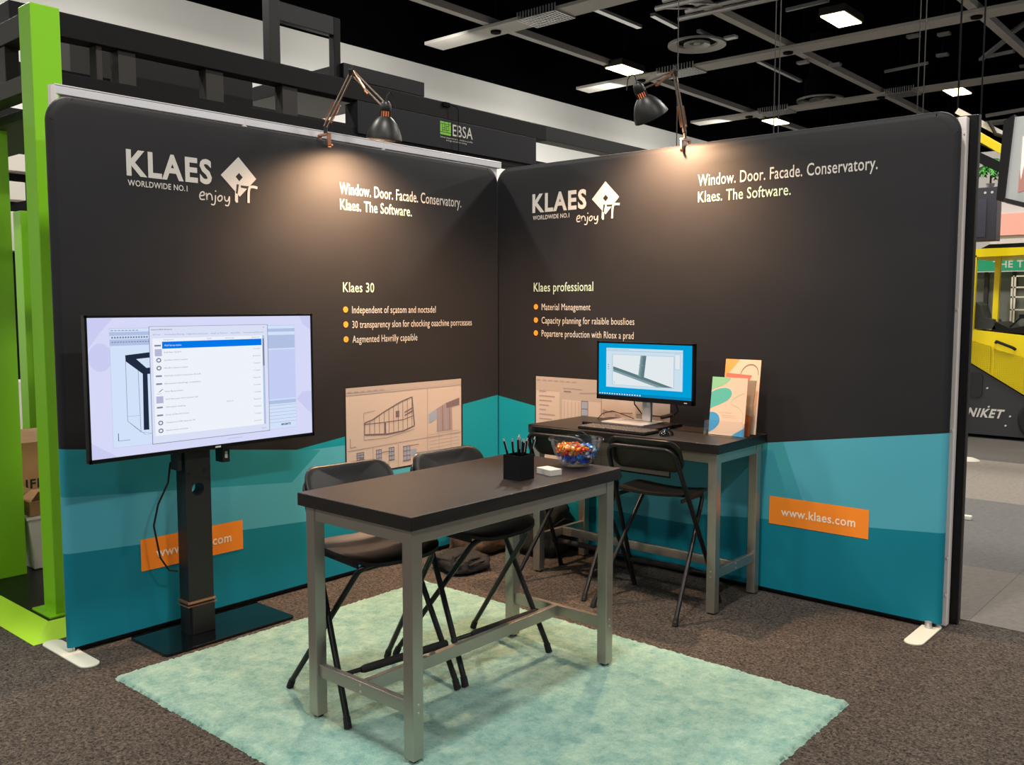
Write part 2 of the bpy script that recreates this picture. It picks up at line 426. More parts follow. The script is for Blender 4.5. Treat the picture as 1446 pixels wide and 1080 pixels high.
# round ceiling diffusers
def vent(x, y, lab):
    t = thing('ceiling_vent', lab, 'vent', (x, y, 7.25))
    vm = mat('vent_white', (176, 176, 170), 0.5)
    for k, (r0, r1) in enumerate(((0.44, 0.62), (0.16, 0.28))):
        m_ = MB(); m_.lathe([(r0, 0.0), (r1, -0.05), (r1, 0.0), (r0, 0.05), (r0, 0.0)], vm, 36, (x, y, 7.25)); m_.build('ring', t, smooth=True)
    m_ = MB(); m_.lathe([(0.0, 0.05), (0.42, 0.06), (0.42, 0.5), (0.3, 0.7), (0.3, 1.75)], jm, 24, (x, y, 7.25)); m_.build('duct', t, smooth=True)
    m_ = MB(); m_.lathe([(0.0, -0.02), (0.07, -0.01), (0.07, 0.04)], vm, 16, (x, y, 7.25)); m_.build('hub', t)
vent(-6.05, 13.15, 'round white ceiling vent nearer the viewer, left of the grid joint')
vent(-6.2, 20.1, 'round white ceiling vent farther back, low above the right wall')
# lit ceiling lamps
EM = emis('lamp_panel', (255, 236, 190), 9)
def ceil_lamp(x, y, lab):
    t = thing('ceiling_light', lab, 'light', (x, y, 7.0), 'lit hall lamps in the black ceiling')
    m_ = MB(); m_.box(x - 0.22, y - 0.44, 7.0, x + 0.22, y + 0.44, 7.02, EM); m_.build('diffuser', t)
    m_ = MB(); m_.box(x - 0.25, y - 0.47, 7.02, x + 0.25, y + 0.47, 7.16, M['beam_grey']); m_.build('housing', t, bevel=0.01)
    m_ = MB(); m_.tube([(x, y, 7.16), (x, y, 9)], 0.02, jm, 6); m_.build('hanger', t)
ceil_lamp(-2.75, 12.78, 'lit rectangular hall lamp, highest and largest in the view')
ceil_lamp(-2.8, 20.5, 'lit rectangular hall lamp above the right end of the booth')
ceil_lamp(-7.95, 21.1, 'lit rectangular hall lamp just above the right booth wall top')
ceil_lamp(-7.95, 13.2, 'lit rectangular hall lamp beside the right clamp lamp shade')
# ceiling battens and small fittings
def batten(p, q, wd, lab, grp=None, m=None):
    t = MB(); t.bar(p, q, wd, 0.06, m or M['alu']); o = t.build('ceiling_batten', origin=((p[0] + q[0]) / 2, (p[1] + q[1]) / 2, p[2]))
    tag(o, lab, 'batten', grp)
batten((-5.65, 12.5, 7.3), (-5.65, 13.4, 7.3), 0.08, 'short pale batten with clips right of the nearer round vent')
batten((-5.78, 15.5, 7.3), (-5.84, 18.0, 7.3), 0.09, 'long pale batten between the two round vents')
batten((-3.7, 12.44, 7.3), (-2.85, 12.41, 7.3), 0.07, 'thin batten left of the highest lit hall lamp')
batten((-3.9, 18.45, 7.3), (-2.85, 18.3, 7.3), 0.05, 'thin batten right of the nearer grid joint, over the right wall')
batten((-1.72, 18.37, 7.2), (-0.95, 17.1, 7.2), 0.10, 'diagonal grey brace at the right edge of the ceiling')
batten((-1.56, 18.2, 7.2), (-0.98, 18.1, 7.2), 0.10, 'short grey brace joining the diagonal brace at right')
batten((-0.66, 16.5, 7.2), (0.3, 15.1, 7.2), 0.10, 'diagonal grey brace running out at the upper right corner')
batten((-6.24, 9.6, 7.2), (-6.24, 11.2, 7.2), 0.12, 'pale batten left of the aluminium rig at the top')
batten((-5.62, 10.7, 7.2), (-5.68, 11.7, 7.2), 0.10, 'pale batten touching the aluminium rig at the top')
rig = thing('aluminium_rig', 'bright aluminium lighting rig of parallel tubes at the top edge', 'truss', (-3.3, 9.4, 6.65))
for k, (y0, z0) in enumerate(((8.94, 6.65), (9.17, 6.84), (9.69, 6.65), (9.93, 6.84))):
    m_ = MB(); m_.tube([(-4.43, y0, z0), (-1.84, y0 + 0.1, z0)], 0.045, M['alu'], 8); m_.build('tube', rig)
for k in range(7):
    m_ = MB(); x = -4.38 + 0.38 * k; m_.tube([(x, 8.94, 6.65), (x + 0.2, 9.93, 6.84)], 0.02, M['alu'], 6); m_.build('brace', rig)
for k, (x, y, z) in enumerate(((-4.9, 12.5, 7.0), (-4.13, 15.97, 7.0), (-2.2, 15.2, 7.1), (-2.3, 17.5, 7.2), (-1.9, 16.2, 7.3), (-1.2, 20.2, 7.3), (-4.6, 15.3, 7.0))):
    t = MB(); t.box(x - 0.12, y - 0.08, z, x + 0.12, y + 0.08, z + 0.05, M['alu']); t.tube([(x, y, z + 0.05), (x, y, 9.0)], 0.015, jm, 5)
    tag(t.build('ceiling_fitting', origin=(x, y, z)), 'small pale fitting hanging from the black ceiling between grid beams', 'ceiling fitting', 'small fittings on the ceiling')
for x, lab in ((-1.613, 'thin vertical wire hanging just right of the right clamp lamp arm'), (-0.372, 'left wire of the pair hanging over the middle of the right wall'), (-0.318, 'right wire of the pair hanging over the middle of the right wall'),
               (1.163, 'left wire of the pair hanging over the right end of the right wall'), (1.218, 'right wire of the pair hanging over the right end of the right wall')):
    t = MB(); t.tube([(x, 5.0, 2.6), (x, 5.0, 9.0)], 0.006, M['beam_grey'], 6); tag(t.build('hanging_wire', origin=(x, 5, 9)), lab, 'wire')

# ------------------------------------------------------------------ the two fabric walls
def rrect(u0, v0, u1, v1, r, n=8):
    P = []
    for cx, cy, a in ((u1 - r, v0 + r, -90), (u1 - r, v1 - r, 0), (u0 + r, v1 - r, 90), (u0 + r, v0 + r, 180)):
        for k in range(n + 1):
            t = math.radians(a + 90 * k / n); P.append((cx + r * math.cos(t), cy + r * math.sin(t)))
    return P
TOP, BOT = 2.557, 0.03
def top_round(u0, u1, r):
    P = [(u0, BOT), (u1, BOT)]
    for cx, a in ((u1 - r, 0), (u0 + r, 90)):
        for k in range(11):
            t = math.radians(a + 90 * k / 10); P.append((cx + r * math.cos(t), TOP - r + r * math.sin(t)))
    return P
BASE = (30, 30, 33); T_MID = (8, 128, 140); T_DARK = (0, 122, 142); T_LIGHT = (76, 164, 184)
def ccw(p):
    a = sum(p[i][0] * p[(i + 1) % len(p)][1] - p[(i + 1) % len(p)][0] * p[i][1] for i in range(len(p)))
    return p if a > 0 else p[::-1]
# left wall: local x runs from 0 (far left end) to 2.985 towards the corner
YL = -2.998
def lz(pts): return ccw([(y - YL, z) for y, z in pts])
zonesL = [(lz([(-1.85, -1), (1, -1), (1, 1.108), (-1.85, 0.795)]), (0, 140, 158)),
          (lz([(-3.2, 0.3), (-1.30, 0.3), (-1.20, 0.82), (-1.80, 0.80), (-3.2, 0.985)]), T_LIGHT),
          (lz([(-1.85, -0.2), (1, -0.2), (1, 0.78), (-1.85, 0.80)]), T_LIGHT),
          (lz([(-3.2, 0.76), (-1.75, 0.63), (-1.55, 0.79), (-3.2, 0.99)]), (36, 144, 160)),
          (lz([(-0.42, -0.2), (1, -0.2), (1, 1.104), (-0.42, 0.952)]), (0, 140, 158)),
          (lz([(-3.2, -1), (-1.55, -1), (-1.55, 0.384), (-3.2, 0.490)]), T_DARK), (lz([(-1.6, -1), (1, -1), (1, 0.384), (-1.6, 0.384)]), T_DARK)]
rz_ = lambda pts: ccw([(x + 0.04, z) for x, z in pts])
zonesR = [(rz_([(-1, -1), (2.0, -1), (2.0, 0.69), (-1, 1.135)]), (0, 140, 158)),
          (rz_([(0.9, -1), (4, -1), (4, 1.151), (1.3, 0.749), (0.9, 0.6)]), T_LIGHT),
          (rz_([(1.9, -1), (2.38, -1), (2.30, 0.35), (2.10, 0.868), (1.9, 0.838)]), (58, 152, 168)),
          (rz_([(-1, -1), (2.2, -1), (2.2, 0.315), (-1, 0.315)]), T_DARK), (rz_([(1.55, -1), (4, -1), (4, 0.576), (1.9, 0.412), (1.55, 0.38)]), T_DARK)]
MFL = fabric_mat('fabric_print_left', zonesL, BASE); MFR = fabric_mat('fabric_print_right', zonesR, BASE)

def fabric_wall(name, u1, m, world, label):
    """world: Matrix placing local (x along wall, -y out of the front, z up)"""
    root = thing(name, label, 'display wall', world.translation)
    root.rotation_euler = world.to_euler()
    mb = MB()
    P = top_round(0, u1, 0.115)
    Pi = [(min(max(u, 0.012), u1 - 0.012), v) for u, v in P]
    # rounded wrap over the frame tube: three rings
    rings = []
    for inset, d in ((0.030, 0.0), (0.012, 0.004), (0.003, 0.012), (0.0, 0.022), (0.003, 0.034), (0.012, 0.042)):
        ring = []
        for u, v in P:
            cu, cv = u1 / 2, 1.2
            uu = u + (inset if u < cu else -inset) * (1 if min(u, u1 - u) < 0.115 else 0)
            vv = v - inset * (1 if v > TOP - 0.115 else 0)
            ring.append((uu, d, vv))
        rings.append(ring)
    V = [p for r_ in rings for p in r_]; n = len(P)
    F = [(i * n + k, i * n + (k + 1) % n, (i + 1) * n + (k + 1) % n, (i + 1) * n + k) for i in range(len(rings) - 1) for k in range(n)]
    F += [tuple(range(n)), tuple(reversed(range((len(rings) - 1) * n, len(rings) * n)))]
    mb.add(V, F, m)
    o = mb.build('fabric_cover', smooth=True); o.parent = root
    mb = MB(); mb.tube([(0.03, 0.022, 0.022), (u1 - 0.03, 0.022, 0.022)], 0.018, M['satin_black'], 10)
    o = mb.build('bottom_tube', smooth=True); o.parent = root
    return root
RL = Matrix.Translation((0, YL, 0)) @ Matrix.Rotation(math.radians(90), 4, 'Z')
# local x -> +Y ; local y -> -X : the cover goes back to x<0, front faces +X
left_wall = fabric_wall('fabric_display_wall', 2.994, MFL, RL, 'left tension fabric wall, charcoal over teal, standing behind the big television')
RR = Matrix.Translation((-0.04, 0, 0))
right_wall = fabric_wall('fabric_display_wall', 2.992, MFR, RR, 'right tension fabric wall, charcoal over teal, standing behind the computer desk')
def wfn(u, v, d): return (u, -d - 0.0006, v)          # wall-local front

def wall_print(root, layout):
    p = Print(wfn, 0.0005); layout(p)
    me_o = p.build('printed_lettering', None); me_o.parent = root
    return me_o
W_, MI, OR = M['print_white'], M['print_mint'], M['print_orange']

def logo(p, u0, v0, s=1.0, du=0.0):
    V = lambda pts, d=0.0: [(u0 + u * s + d, v0 + v) for u, v in pts]
    p.text('KLAES', u0, u0 + 0.447, v0, 0.112, W_, 2, bold=0.034)
    p.text('WORLDWIDE NO.1', u0 + 0.004, u0 + 0.31, v0 - 0.052, 0.027, W_, 2, bold=0.012)
    dm = [(0.603, 0.152), (0.708, 0.049), (0.606, -0.052), (0.498, 0.049)]
    hl = [(0.605, 0.070), (0.626, 0.049), (0.605, 0.027), (0.584, 0.049)]
    p.ring(V(dm, du), V(hl, du), W_, 2)
    p.poly(V([(0.589, 0.011), (0.602, 0.010), (0.593, -0.041), (0.583, -0.036)], du), M['print_dark'], 3)
    p.poly(V([(0.578, -0.024), (0.583, -0.036), (0.595, -0.041), (0.594, -0.083), (0.583, -0.085), (0.576, -0.074)], du), W_, 4)
    p.poly(V([(0.612, 0.007), (0.663, 0.007), (0.651, -0.007), (0.615, -0.005)], du), M['print_dark'], 3)
    p.stroke(V([(0.663, 0.004), (0.690, 0.006), (0.713, 0.003)], du), 0.014, W_, 4)
    p.stroke(V([(0.668, 0.004), (0.660, -0.020), (0.657, -0.080)], du), 0.014, W_, 4)
    for st in ([(0.378, -0.067), (0.4, -0.062), (0.399, -0.047), (0.385, -0.05), (0.376, -0.067), (0.382, -0.084), (0.404, -0.083)],
               [(0.413, -0.050), (0.416, -0.085), (0.418, -0.063), (0.43, -0.052), (0.443, -0.061), (0.446, -0.084)],
               [(0.465, -0.057), (0.462, -0.091), (0.454, -0.106), (0.438, -0.104)],
               [(0.490, -0.057), (0.478, -0.068), (0.480, -0.082), (0.491, -0.084), (0.502, -0.072), (0.500, -0.058), (0.488, -0.057)],
               [(0.516, -0.057), (0.520, -0.078), (0.535, -0.079), (0.545, -0.056)],
               [(0.545, -0.056), (0.544, -0.085), (0.535, -0.104), (0.519, -0.102)]):
        p.stroke(V(st, du), 0.0065, W_, 2, 4)
    p.disc(u0 + 0.466 * s + du, v0 - 0.036, 0.004, W_, 2, 8)

def layL(p):
    q = lambda y: y - YL
    logo(p, q(-2.645), 2.238)
    p.text('Window. Door. Facade. Conservatory.', q(-1.384), q(-0.381), 2.262, 0.064, W_, 2, 0.006)
    p.text('Klaes. The Software.', q(-1.381), q(-0.823), 2.172, 0.060, MI, 2, 0.006)
    p.text('Klaes 30', q(-1.37), q(-1.134), 1.698, 0.055, MI, 2, 0.008)
    for v, t, u1 in ((1.595, 'Independent of s\u00e7atom and noctsdel', -0.621), (1.508, '30 transparency slon for chocking oaachine porrceases', -0.284), (1.421, 'Aagmented Havrilly capaible', -0.784)):
        p.disc(q(-1.353), v, 0.018, OR, 2)
        p.text(t, q(-1.305), q(u1), v - 0.022, 0.042, W_, 2, 0.0)
    # printed screenshot
    E, CR, LN, GR = M['print_edge'], M['print_cream'], M['print_line'], M['print_grey']
    P = lambda pts: [(q(y), z) for y, z in pts]
    p.rect(q(-1.372), 0.60, q(-0.376), 1.142, E, 1)
    p.rect(q(-1.362), 0.61, q(-0.390), 1.132, CR, 2)
    p.rect(q(-1.362), 1.096, q(-0.390), 1.132, M['print_cream2'], 3)
    p.line(P([(-1.362, 1.088), (-0.39, 1.09)]), 0.004, GR, 4)
    p.line(P([(-0.701, 1.088), (-0.703, 0.61)]), 0.004, GR, 4)
    p.line(P([(-1.355, 0.756), (-0.39, 0.775)]), 0.004, GR, 4)
    p.line(P([(-1.16, 0.756), (-1.16, 0.61)]), 0.004, GR, 4); p.line(P([(-0.955, 0.756), (-0.955, 0.61)]), 0.004, GR, 4)
    for k in range(6): p.rect(q(-1.35 + 0.05 * k), 1.103, q(-1.32 + 0.05 * k), 1.109, GR, 5)
    top = [(-1.223, 0.914), (-1.159, 0.929), (-1.078, 0.965), (-1.011, 0.991), (-0.927, 1.022), (-0.836, 1.043)]
    mid = [(-1.223, 0.905), (-1.046, 0.903), (-0.912, 0.905), (-0.825, 0.923)]
    bot = [(-1.224, 0.842), (-1.047, 0.828), (-0.913, 0.834), (-0.817, 0.857)]
    def interp(L, x):
        for a, b in zip(L, L[1:]):
            if a[0] <= x <= b[0] + 1e-6: return a[1] + (b[1] - a[1]) * (x - a[0]) / (b[0] - a[0])
        return L[-1][1]
    p.line(P(top), 0.007, LN, 5); p.line(P(mid), 0.005, LN, 5); p.line(P(bot), 0.009, LN, 5)
    p.line(P([(-0.836, 1.043), (-0.817, 0.857)]), 0.010, LN, 5); p.line(P([(-1.223, 0.914), (-1.224, 0.842)]), 0.006, LN, 5)
    for k in range(1, 11):
        x = -1.223 + 0.0385 * k; p.line(P([(x, interp(top, x)), (x, interp(bot, min(x, -0.818)))]), 0.004, LN, 5)
    p.line(P([(-1.06, 0.90), (-1.06, 0.83)]), 0.012, LN, 6)
    p.rect(q(-0.975), 0.925, q(-0.945), 0.965, LN, 6)
    p.line(P([(-1.229, 0.975), (-1.14, 0.982)]), 0.003, GR, 5); p.line(P([(-1.229, 0.975), (-1.229, 0.81), (-1.05, 0.805), (-0.82, 0.835)]), 0.004, GR, 5)
    for d in (0.0, 0.02): p.line(P([(-0.90, 0.93 + d), (-0.83, 0.955 + d)]), 0.008, LN, 6)
    # timber corner joint
    p.poly(P([(-0.692, 0.86), (-0.692, 0.918), (-0.62, 0.95), (-0.62, 0.885)]), M['print_blue'], 5)
    p.poly(P([(-0.62, 0.80), (-0.62, 0.95), (-0.535, 0.98), (-0.480, 0.985), (-0.476, 0.80)]), GR, 5)
    p.poly(P([(-0.535, 0.945), (-0.535, 0.98), (-0.41, 1.006), (-0.41, 0.96)]), LN, 6)
    for k in range(4): p.line(P([(-0.60 + 0.032 * k, 0.96 + 0.006 * k), (-0.597 + 0.032 * k, 0.80)]), 0.005, LN if k % 2 else M['print_blue'], 7)
    for k in range(6): p.line(P([(-0.69, 0.785 - 0.022 * k), (-0.41, 0.79 - 0.022 * k)]), 0.002, GR, 5)
    p.line(P([(-0.60, 0.79), (-0.60, 0.64)]), 0.002, GR, 5); p.line(P([(-0.49, 0.79), (-0.49, 0.64)]), 0.002, GR, 5)
    # frame profile sections
    def prof(cx, cz, w2, h2):
        p.rect(q(cx - w2), cz - h2, q(cx + w2), cz + h2, M['print_blue'], 5)
        for k in range(4):
            z = cz - h2 + 2 * h2 * k / 3; p.line(P([(cx - w2 * 1.1, z), (cx + w2 * 1.1, z)]), 0.005, LN, 6)
        for s_ in (-1, 0, 1): p.line(P([(cx + s_ * w2 * 0.9, cz - h2), (cx + s_ * w2 * 0.9, cz + h2)]), 0.004, LN, 6)
    prof(-1.26, 0.715, 0.028, 0.022); prof(-1.25, 0.675, 0.014, 0.025)
    prof(-1.115, 0.700, 0.022, 0.038); prof(-1.012, 0.702, 0.022, 0.038); p.line(P([(-1.09, 0.72), (-1.035, 0.72)]), 0.004, LN, 6)
    p.line(P([(-1.095, 0.66), (-1.095, 0.625), (-1.035, 0.625), (-1.035, 0.66)]), 0.004, GR, 6)
    prof(-0.885, 0.69, 0.03, 0.045); p.rect(q(-0.85), 0.665, q(-0.80), 0.71, M['print_blue'], 5); p.line(P([(-0.86, 0.735), (-0.78, 0.735)]), 0.004, LN, 6)
    p.line(P([(-1.335, 0.775), (-1.335, 0.83)]), 0.003, LN, 5); p.line(P([(-1.335, 0.775), (-1.29, 0.775)]), 0.003, LN, 5)
    p.rect(q(-2.640), 0.317, q(-2.072), 0.475, M['url_orange'], 3)
    p.text('www.klaes.com', q(-2.562), q(-2.142), 0.372, 0.046, M['print_url'], 5, 0.014)
def layR(p):
    q = lambda x: x + 0.04
    logo(p, q(0.296), 2.240, 0.985, 0.0)
    p.text('Window. Door. Facade. Conservatory.', q(1.543), q(2.567), 2.307, 0.064, W_, 2, 0.006)
    p.text('Klaes. The Software.', q(1.545), q(2.109), 2.214, 0.060, MI, 2, 0.006)
    p.text('Klaes professional', q(0.309), q(0.802), 1.712, 0.058, MI, 2, 0.008)
    for v, t, u1 in ((1.610, 'Material Management', 0.781), (1.521, 'Capacity planning for ralaible bouslioes', 1.116), (1.434, 'Popartere production with Rlosx a prad', 1.112)):
        p.disc(q(0.328), v, 0.018, OR, 2)
        p.text(t, q(0.378), q(u1), v - 0.022, 0.043, W_, 2, 0.0)
    E, CR, LN, GR = M['print_edge'], M['print_cream'], M['print_line'], M['print_grey']
    p.rect(q(0.322), 0.575, q(1.388), 1.152, E, 1); p.rect(q(0.331), 0.585, q(1.379), 1.143, CR, 2)
    p.rect(q(0.331), 1.05, q(1.379), 1.143, M['print_cream2'], 3)
    p.rect(q(0.535), 0.70, q(0.875), 1.05, M['print_cream2'], 4); p.rect(q(0.555), 0.71, q(0.87), 1.0, CR, 5)
    for k in range(9):
        p.line([(q(0.36), 1.045 - 0.031 * k), (q(0.42 + 0.025 * ((k * 3) % 4)), 1.045 - 0.031 * k)], 0.007, GR, 5)
    for k in range(7): p.line([(q(0.34 + 0.05 * k), 1.12), (q(0.37 + 0.05 * k), 1.12)], 0.006, GR, 5)
    p.line([(q(0.56), 1.075), (q(0.72), 1.075)], 0.005, GR, 5); p.line([(q(0.70), 1.05), (q(0.86), 1.06)], 0.005, GR, 6); p.line([(q(0.57), 1.055), (q(0.63), 1.055)], 0.006, LN, 6)
    for k in range(5): p.line([(q(0.575 + 0.03 * k), 0.99), (q(0.575 + 0.03 * k), 0.72)], 0.003, GR, 6)
    p.rect(q(0.715), 0.86, q(0.768), 1.0, M['print_blue'], 6)
    for z in (0.905, 0.95, 1.0, 0.86): p.line([(q(0.715), z), (q(0.768), z)], 0.005, LN, 7)
    p.line([(q(0.715), 1.0), (q(0.715), 0.72)], 0.004, LN, 7); p.line([(q(0.768), 1.0), (q(0.768), 0.72)], 0.004, LN, 7)
    p.line([(q(0.875), 1.05), (q(0.875), 0.59)], 0.004, GR, 6)
    p.poly([(q(0.885), 0.92), (q(0.885), 0.96), (q(1.02), 0.93), (q(1.02), 0.90)], GR, 5)
    for k in range(4):
        p.rect(q(0.90 + 0.12 * k), 0.87, q(0.98 + 0.12 * k), 0.94, M['print_cream2'], 5); p.line([(q(0.90 + 0.12 * k), 0.945), (q(0.99 + 0.12 * k), 0.95)], 0.005, LN, 6)
    for k in range(5): p.line([(q(0.60), 0.68 - 0.018 * k), (q(1.36), 0.68 - 0.018 * k)], 0.002, GR, 6)
    for x in (1.20, 1.30): p.line([(q(x), 0.80), (q(x), 0.59)], 0.003, GR, 6)
    p.rect(q(2.030), 0.402, q(2.582), 0.558, M['url_orange'], 3)
    p.text('www.klaes.com', q(2.100), q(2.513), 0.456, 0.046, M['print_url'], 5, 0.014)
wall_print(left_wall, layL); wall_print(right_wall, layR)
# wall feet
def wall_foot(name, x0, y0, x1, y1, stub, lab):
    mb = MB(); r = 0.045
    vertical = abs(y1 - y0) > abs(x1 - x0)
    if vertical:
        cx = (x0 + x1) / 2; P = [(cx + r * math.cos(t), y0 + r + r * math.sin(t)) for t in [PI + PI * k / 10 for k in range(11)]] + [(cx + r * math.cos(t), y1 - r + r * math.sin(t)) for t in [PI * k / 10 for k in range(11)]]
    else:
        cy = (y0 + y1) / 2; P = [(x1 - r + r * math.cos(t), cy + r * math.sin(t)) for t in [-PI / 2 + PI * k / 10 for k in range(11)]] + [(x0 + r + r * math.cos(t), cy + r * math.sin(t)) for t in [PI / 2 + PI * k / 10 for k in range(11)]]
    root = thing('wall_foot', lab, 'stand foot', (stub[0], stub[1], 0))
    mb.prism(P, lambda u, v, d: (u, v, d), 0.0, 0.009, M['foot_cream']); mb.build('foot_plate', root, bevel=0.003)
    mb = MB(); mb.tube([(stub[0], stub[1], 0.009), (stub[0], stub[1], 0.04)], 0.017, M['alu'], 12); mb.build('post_stub', root, smooth=True)
wall_foot('l', -0.245, -3.035, 0.225, -2.945, (-0.022, -2.955), 'cream flat foot under the outer end of the left fabric wall')
wall_foot('r', 2.86, -0.30, 2.95, 0.07, (2.90, -0.02), 'cream flat foot under the outer end of the right fabric wall')

# ------------------------------------------------------------------ shell scheme behind the fabric
t = thing('shell_partition', 'white exhibition partition with metal top rail showing above the left fabric wall', 'partition', (-0.1, -1.5, 0))
mb = MB(); mb.box(-0.095, -2.90, 0.0, -0.088, 0.07, 2.575, M['panel_white']); mb.build('panel', t)
mb = MB(); mb.box(-0.11, -2.93, 2.575, -0.072, 0.10, 2.612, M['rail_white']); mb.box(-0.112, -2.93, 2.612, -0.070, 0.10, 2.618, M['panel_white']); mb.build('top_rail', t, bevel=0.002)
for y in (-2.93, -1.95, -0.98):
    mb = MB(); mb.tube([(-0.092, y, 0), (-0.092, y, 2.612)], 0.022, M['panel_white'], 8); mb.build('post', t)
t = thing('shell_partition', 'white and black exhibition partition whose end shows past the right fabric wall', 'partition', (1.5, 0.11, 0))
mb = MB(); mb.box(0.0, 0.105, 0.0, 2.93, 0.112, 2.50, M['panel_white']); mb.build('panel', t)
mb = MB(); mb.box(0.0, 0.088, 2.49, 2.93, 0.125, 2.53, M['alu']); mb.build('top_rail', t)
mb = MB(); mb.box(2.915, 0.085, 0.0, 2.954, 0.135, 2.53, mat('post_white', (244, 236, 232), 0.45))
for z in (0.16, 0.35, 1.0, 1.6, 2.45): mb.obox((2.946, 0.083, z), (0.006, 0.006, 0.014), M['beam_black'])
mb.build('post', t, bevel=0.003)
mb = MB(); mb.box(2.90, 0.14, 0.0, 2.989, 0.185, 2.545, M['satin_black']); mb.build('end_board', t, bevel=0.004)
mb = MB(); mb.box(2.989, 0.15, 0.02, 2.995, 0.18, 2.545, M['beam_grey']); mb.build('edge_strip', t)

# ------------------------------------------------------------------ neighbouring booth at left
bt = thing('exhibition_booth', 'neighbour booth with lime green columns, black beams and a lime kerb', 'booth', (-1.5, -1.5, 0))
G, GL, BK, BG = M['green'], M['green_light'], M['beam_black'], M['beam_grey']
def pb(name, *a, m=None, bevel=0.003, parent=None):
    q = MB(); q.box(*a, m); return q.build(name, parent or bt, bevel=bevel)
pb('platform', -4.2, -2.94, 0, -0.37, 2.0, 0.045, m=M['satin_black'])
# bevelled kerb
q = MB(); q.add([(-4.2, -3.06, 0.001), (-0.25, -3.06, 0.001), (-0.25, 2.0, 0.001), (-4.2, -2.94, 0.062), (-0.37, -2.94, 0.062), (-0.37, 2.0, 0.062), (-4.2, -2.94, 0.001), (-0.37, -2.94, 0.001), (-0.37, 2.0, 0.001)],
      [(0, 1, 4, 3), (1, 2, 5, 4), (3, 4, 7, 6), (4, 5, 8, 7), (0, 3, 6), (2, 8, 5), (0, 6, 7, 1), (1, 7, 8, 2)], GL); q.build('kerb', bt)
q = MB(); q.box(-0.605, -2.865, 0.055, -0.465, -2.725, 3.075, G); col = q.build('column', bt, bevel=0.004)
q = MB(); q.box(-0.66, -2.905, 0.045, -0.43, -2.68, 0.057, G); q.build('base_flange', bt, bevel=0.003)
pb('column', -1.52, -3.20, 0.045, -1.355, -2.66, 2.67, m=G)
pb('column', -3.14, -1.98, 0.045, -3.0, -1.86, 2.32, m=G); pb('column', -3.0, -1.90, 0.045, -2.93, -1.845, 2.30, m=mat('green_shaded', (74, 140, 16), 0.4))  # narrow strip in deeper green paints the shade on the column's dark face
for x0 in (-0.60,):
    pb('beam', x0, -2.72, 2.95, x0 + 0.11, 1.12, 3.065, m=BK); pb('beam', x0, -2.72, 2.69, x0 + 0.11, 1.12, 2.775, m=BK)
pb('beam', -4.2, -2.85, 2.945, -0.605, -2.75, 3.055, m=BG); pb('beam', -4.2, -2.85, 2.675, -0.605, -2.75, 2.76, m=BG)
for y0, y1 in ((-2.415, -2.32), (-1.91, -1.80), (-1.40, -1.29), (-2.53, -2.50)):
    pb('post', -0.59, y0, 2.775, -0.51, y1, 2.95, m=BG)
pb('post', -0.96, -2.84, 2.76, -0.86, -2.77, 2.945, m=BG); pb('post', -1.10, -2.84, 2.76, -1.02, -2.77, 2.945, m=BK)
pb('inner_panel', -0.95, -2.25, 2.86, -0.90, -1.35, 3.06, m=M['dark_metal'])
pb('inner_panel', -1.5, -2.3, 2.70, -0.96, 0.8, 2.82, m=M['satin_black'])
pb('ceiling_box', -2.9, -1.9, 3.15, -2.25, -1.2, 3.52, m=BG)
sf = pb('soffit', -3.2, -2.72, 2.60, -0.8, -2.30, 2.66, m=BG)
q = MB(); q.lathe([(0.0, 2.598), (0.03, 2.598), (0.035, 2.60)], emis('downlight_glow', (255, 245, 220), 8), 16, (-0.98, -2.62, 0)); q.build('downlight', bt)
pb('rear_beam', -1.3, -2.7, 3.14, -1.15, 3.9, 3.27, m=M['satin_black'])
pb('rear_beam', -1.3, -2.7, 2.85, -1.15, 0.9, 2.95, m=M['satin_black'])
pb('roof_block', -2.5, -0.41, 3.275, -1.16, 0.40, 3.385, m=M['satin_black'])
pb('frame_post', -1.25, -1.03, 3.27, -1.17, -0.945, 5.2, m=M['satin_black']); pb('frame_post', -1.25, -0.47, 3.27, -1.19, -0.41, 3.70, m=BK)
pb('frame_beam', -1.25, -0.945, 3.57, -1.19, -0.47, 3.70, m=M['satin_black'])
pb('fascia', -0.60, -0.85, 2.745, -0.485, 0.965, 2.935, m=M['dark_metal'], bevel=0)
pb('sign_board', -0.485, -0.85, 2.735, -0.475, 0.97, 2.945, m=mat('sign_dark', (27, 27, 32), 0.45, spec=0.2))
p = Print(lambda u, v, d: (-0.4745 + d, u - 0.137, v - 0.035), 0.0006)
GS = mat('logo_green', (120, 190, 50), 0.5)
p.rect(0.035, 2.868, 0.142, 2.960, GS, 1)
for k, (a, b, c, d) in enumerate(((0.035, 2.942, 0.142, 2.946), (0.035, 2.884, 0.142, 2.888), (0.054, 2.888, 0.058, 2.942), (0.077, 2.90, 0.081, 2.960), (0.099, 2.888, 0.103, 2.93), (0.119, 2.90, 0.123, 2.960), (0.058, 2.914, 0.10, 2.918), (0.081, 2.929, 0.12, 2.933), (0.058, 2.899, 0.12, 2.903))):
    p.rect(a, b, c, d, M['print_dark'], 2)
p.text('EBSA', 0.160, 0.368, 2.872, 0.080, W_, 2, 0.004)
p.text('Select experience in window profile', 0.035, 0.368, 2.846, 0.011, W_, 2)
p.text('brings excellent living', 0.095, 0.305, 2.828, 0.011, W_, 2)
p.build('lettering', bt)
q = MB(); q.tube([(-0.45, 0.058, 2.55), (-0.45, 0.058, 3.02), (-0.46, 0.045, 3.045), (-0.47, 0.0, 3.05)], 0.003, jm, 6); q.obox((-0.5, -0.03, 3.05), (0.05, 0.06, 0.03), jm); q.build('cable_clip', bt)
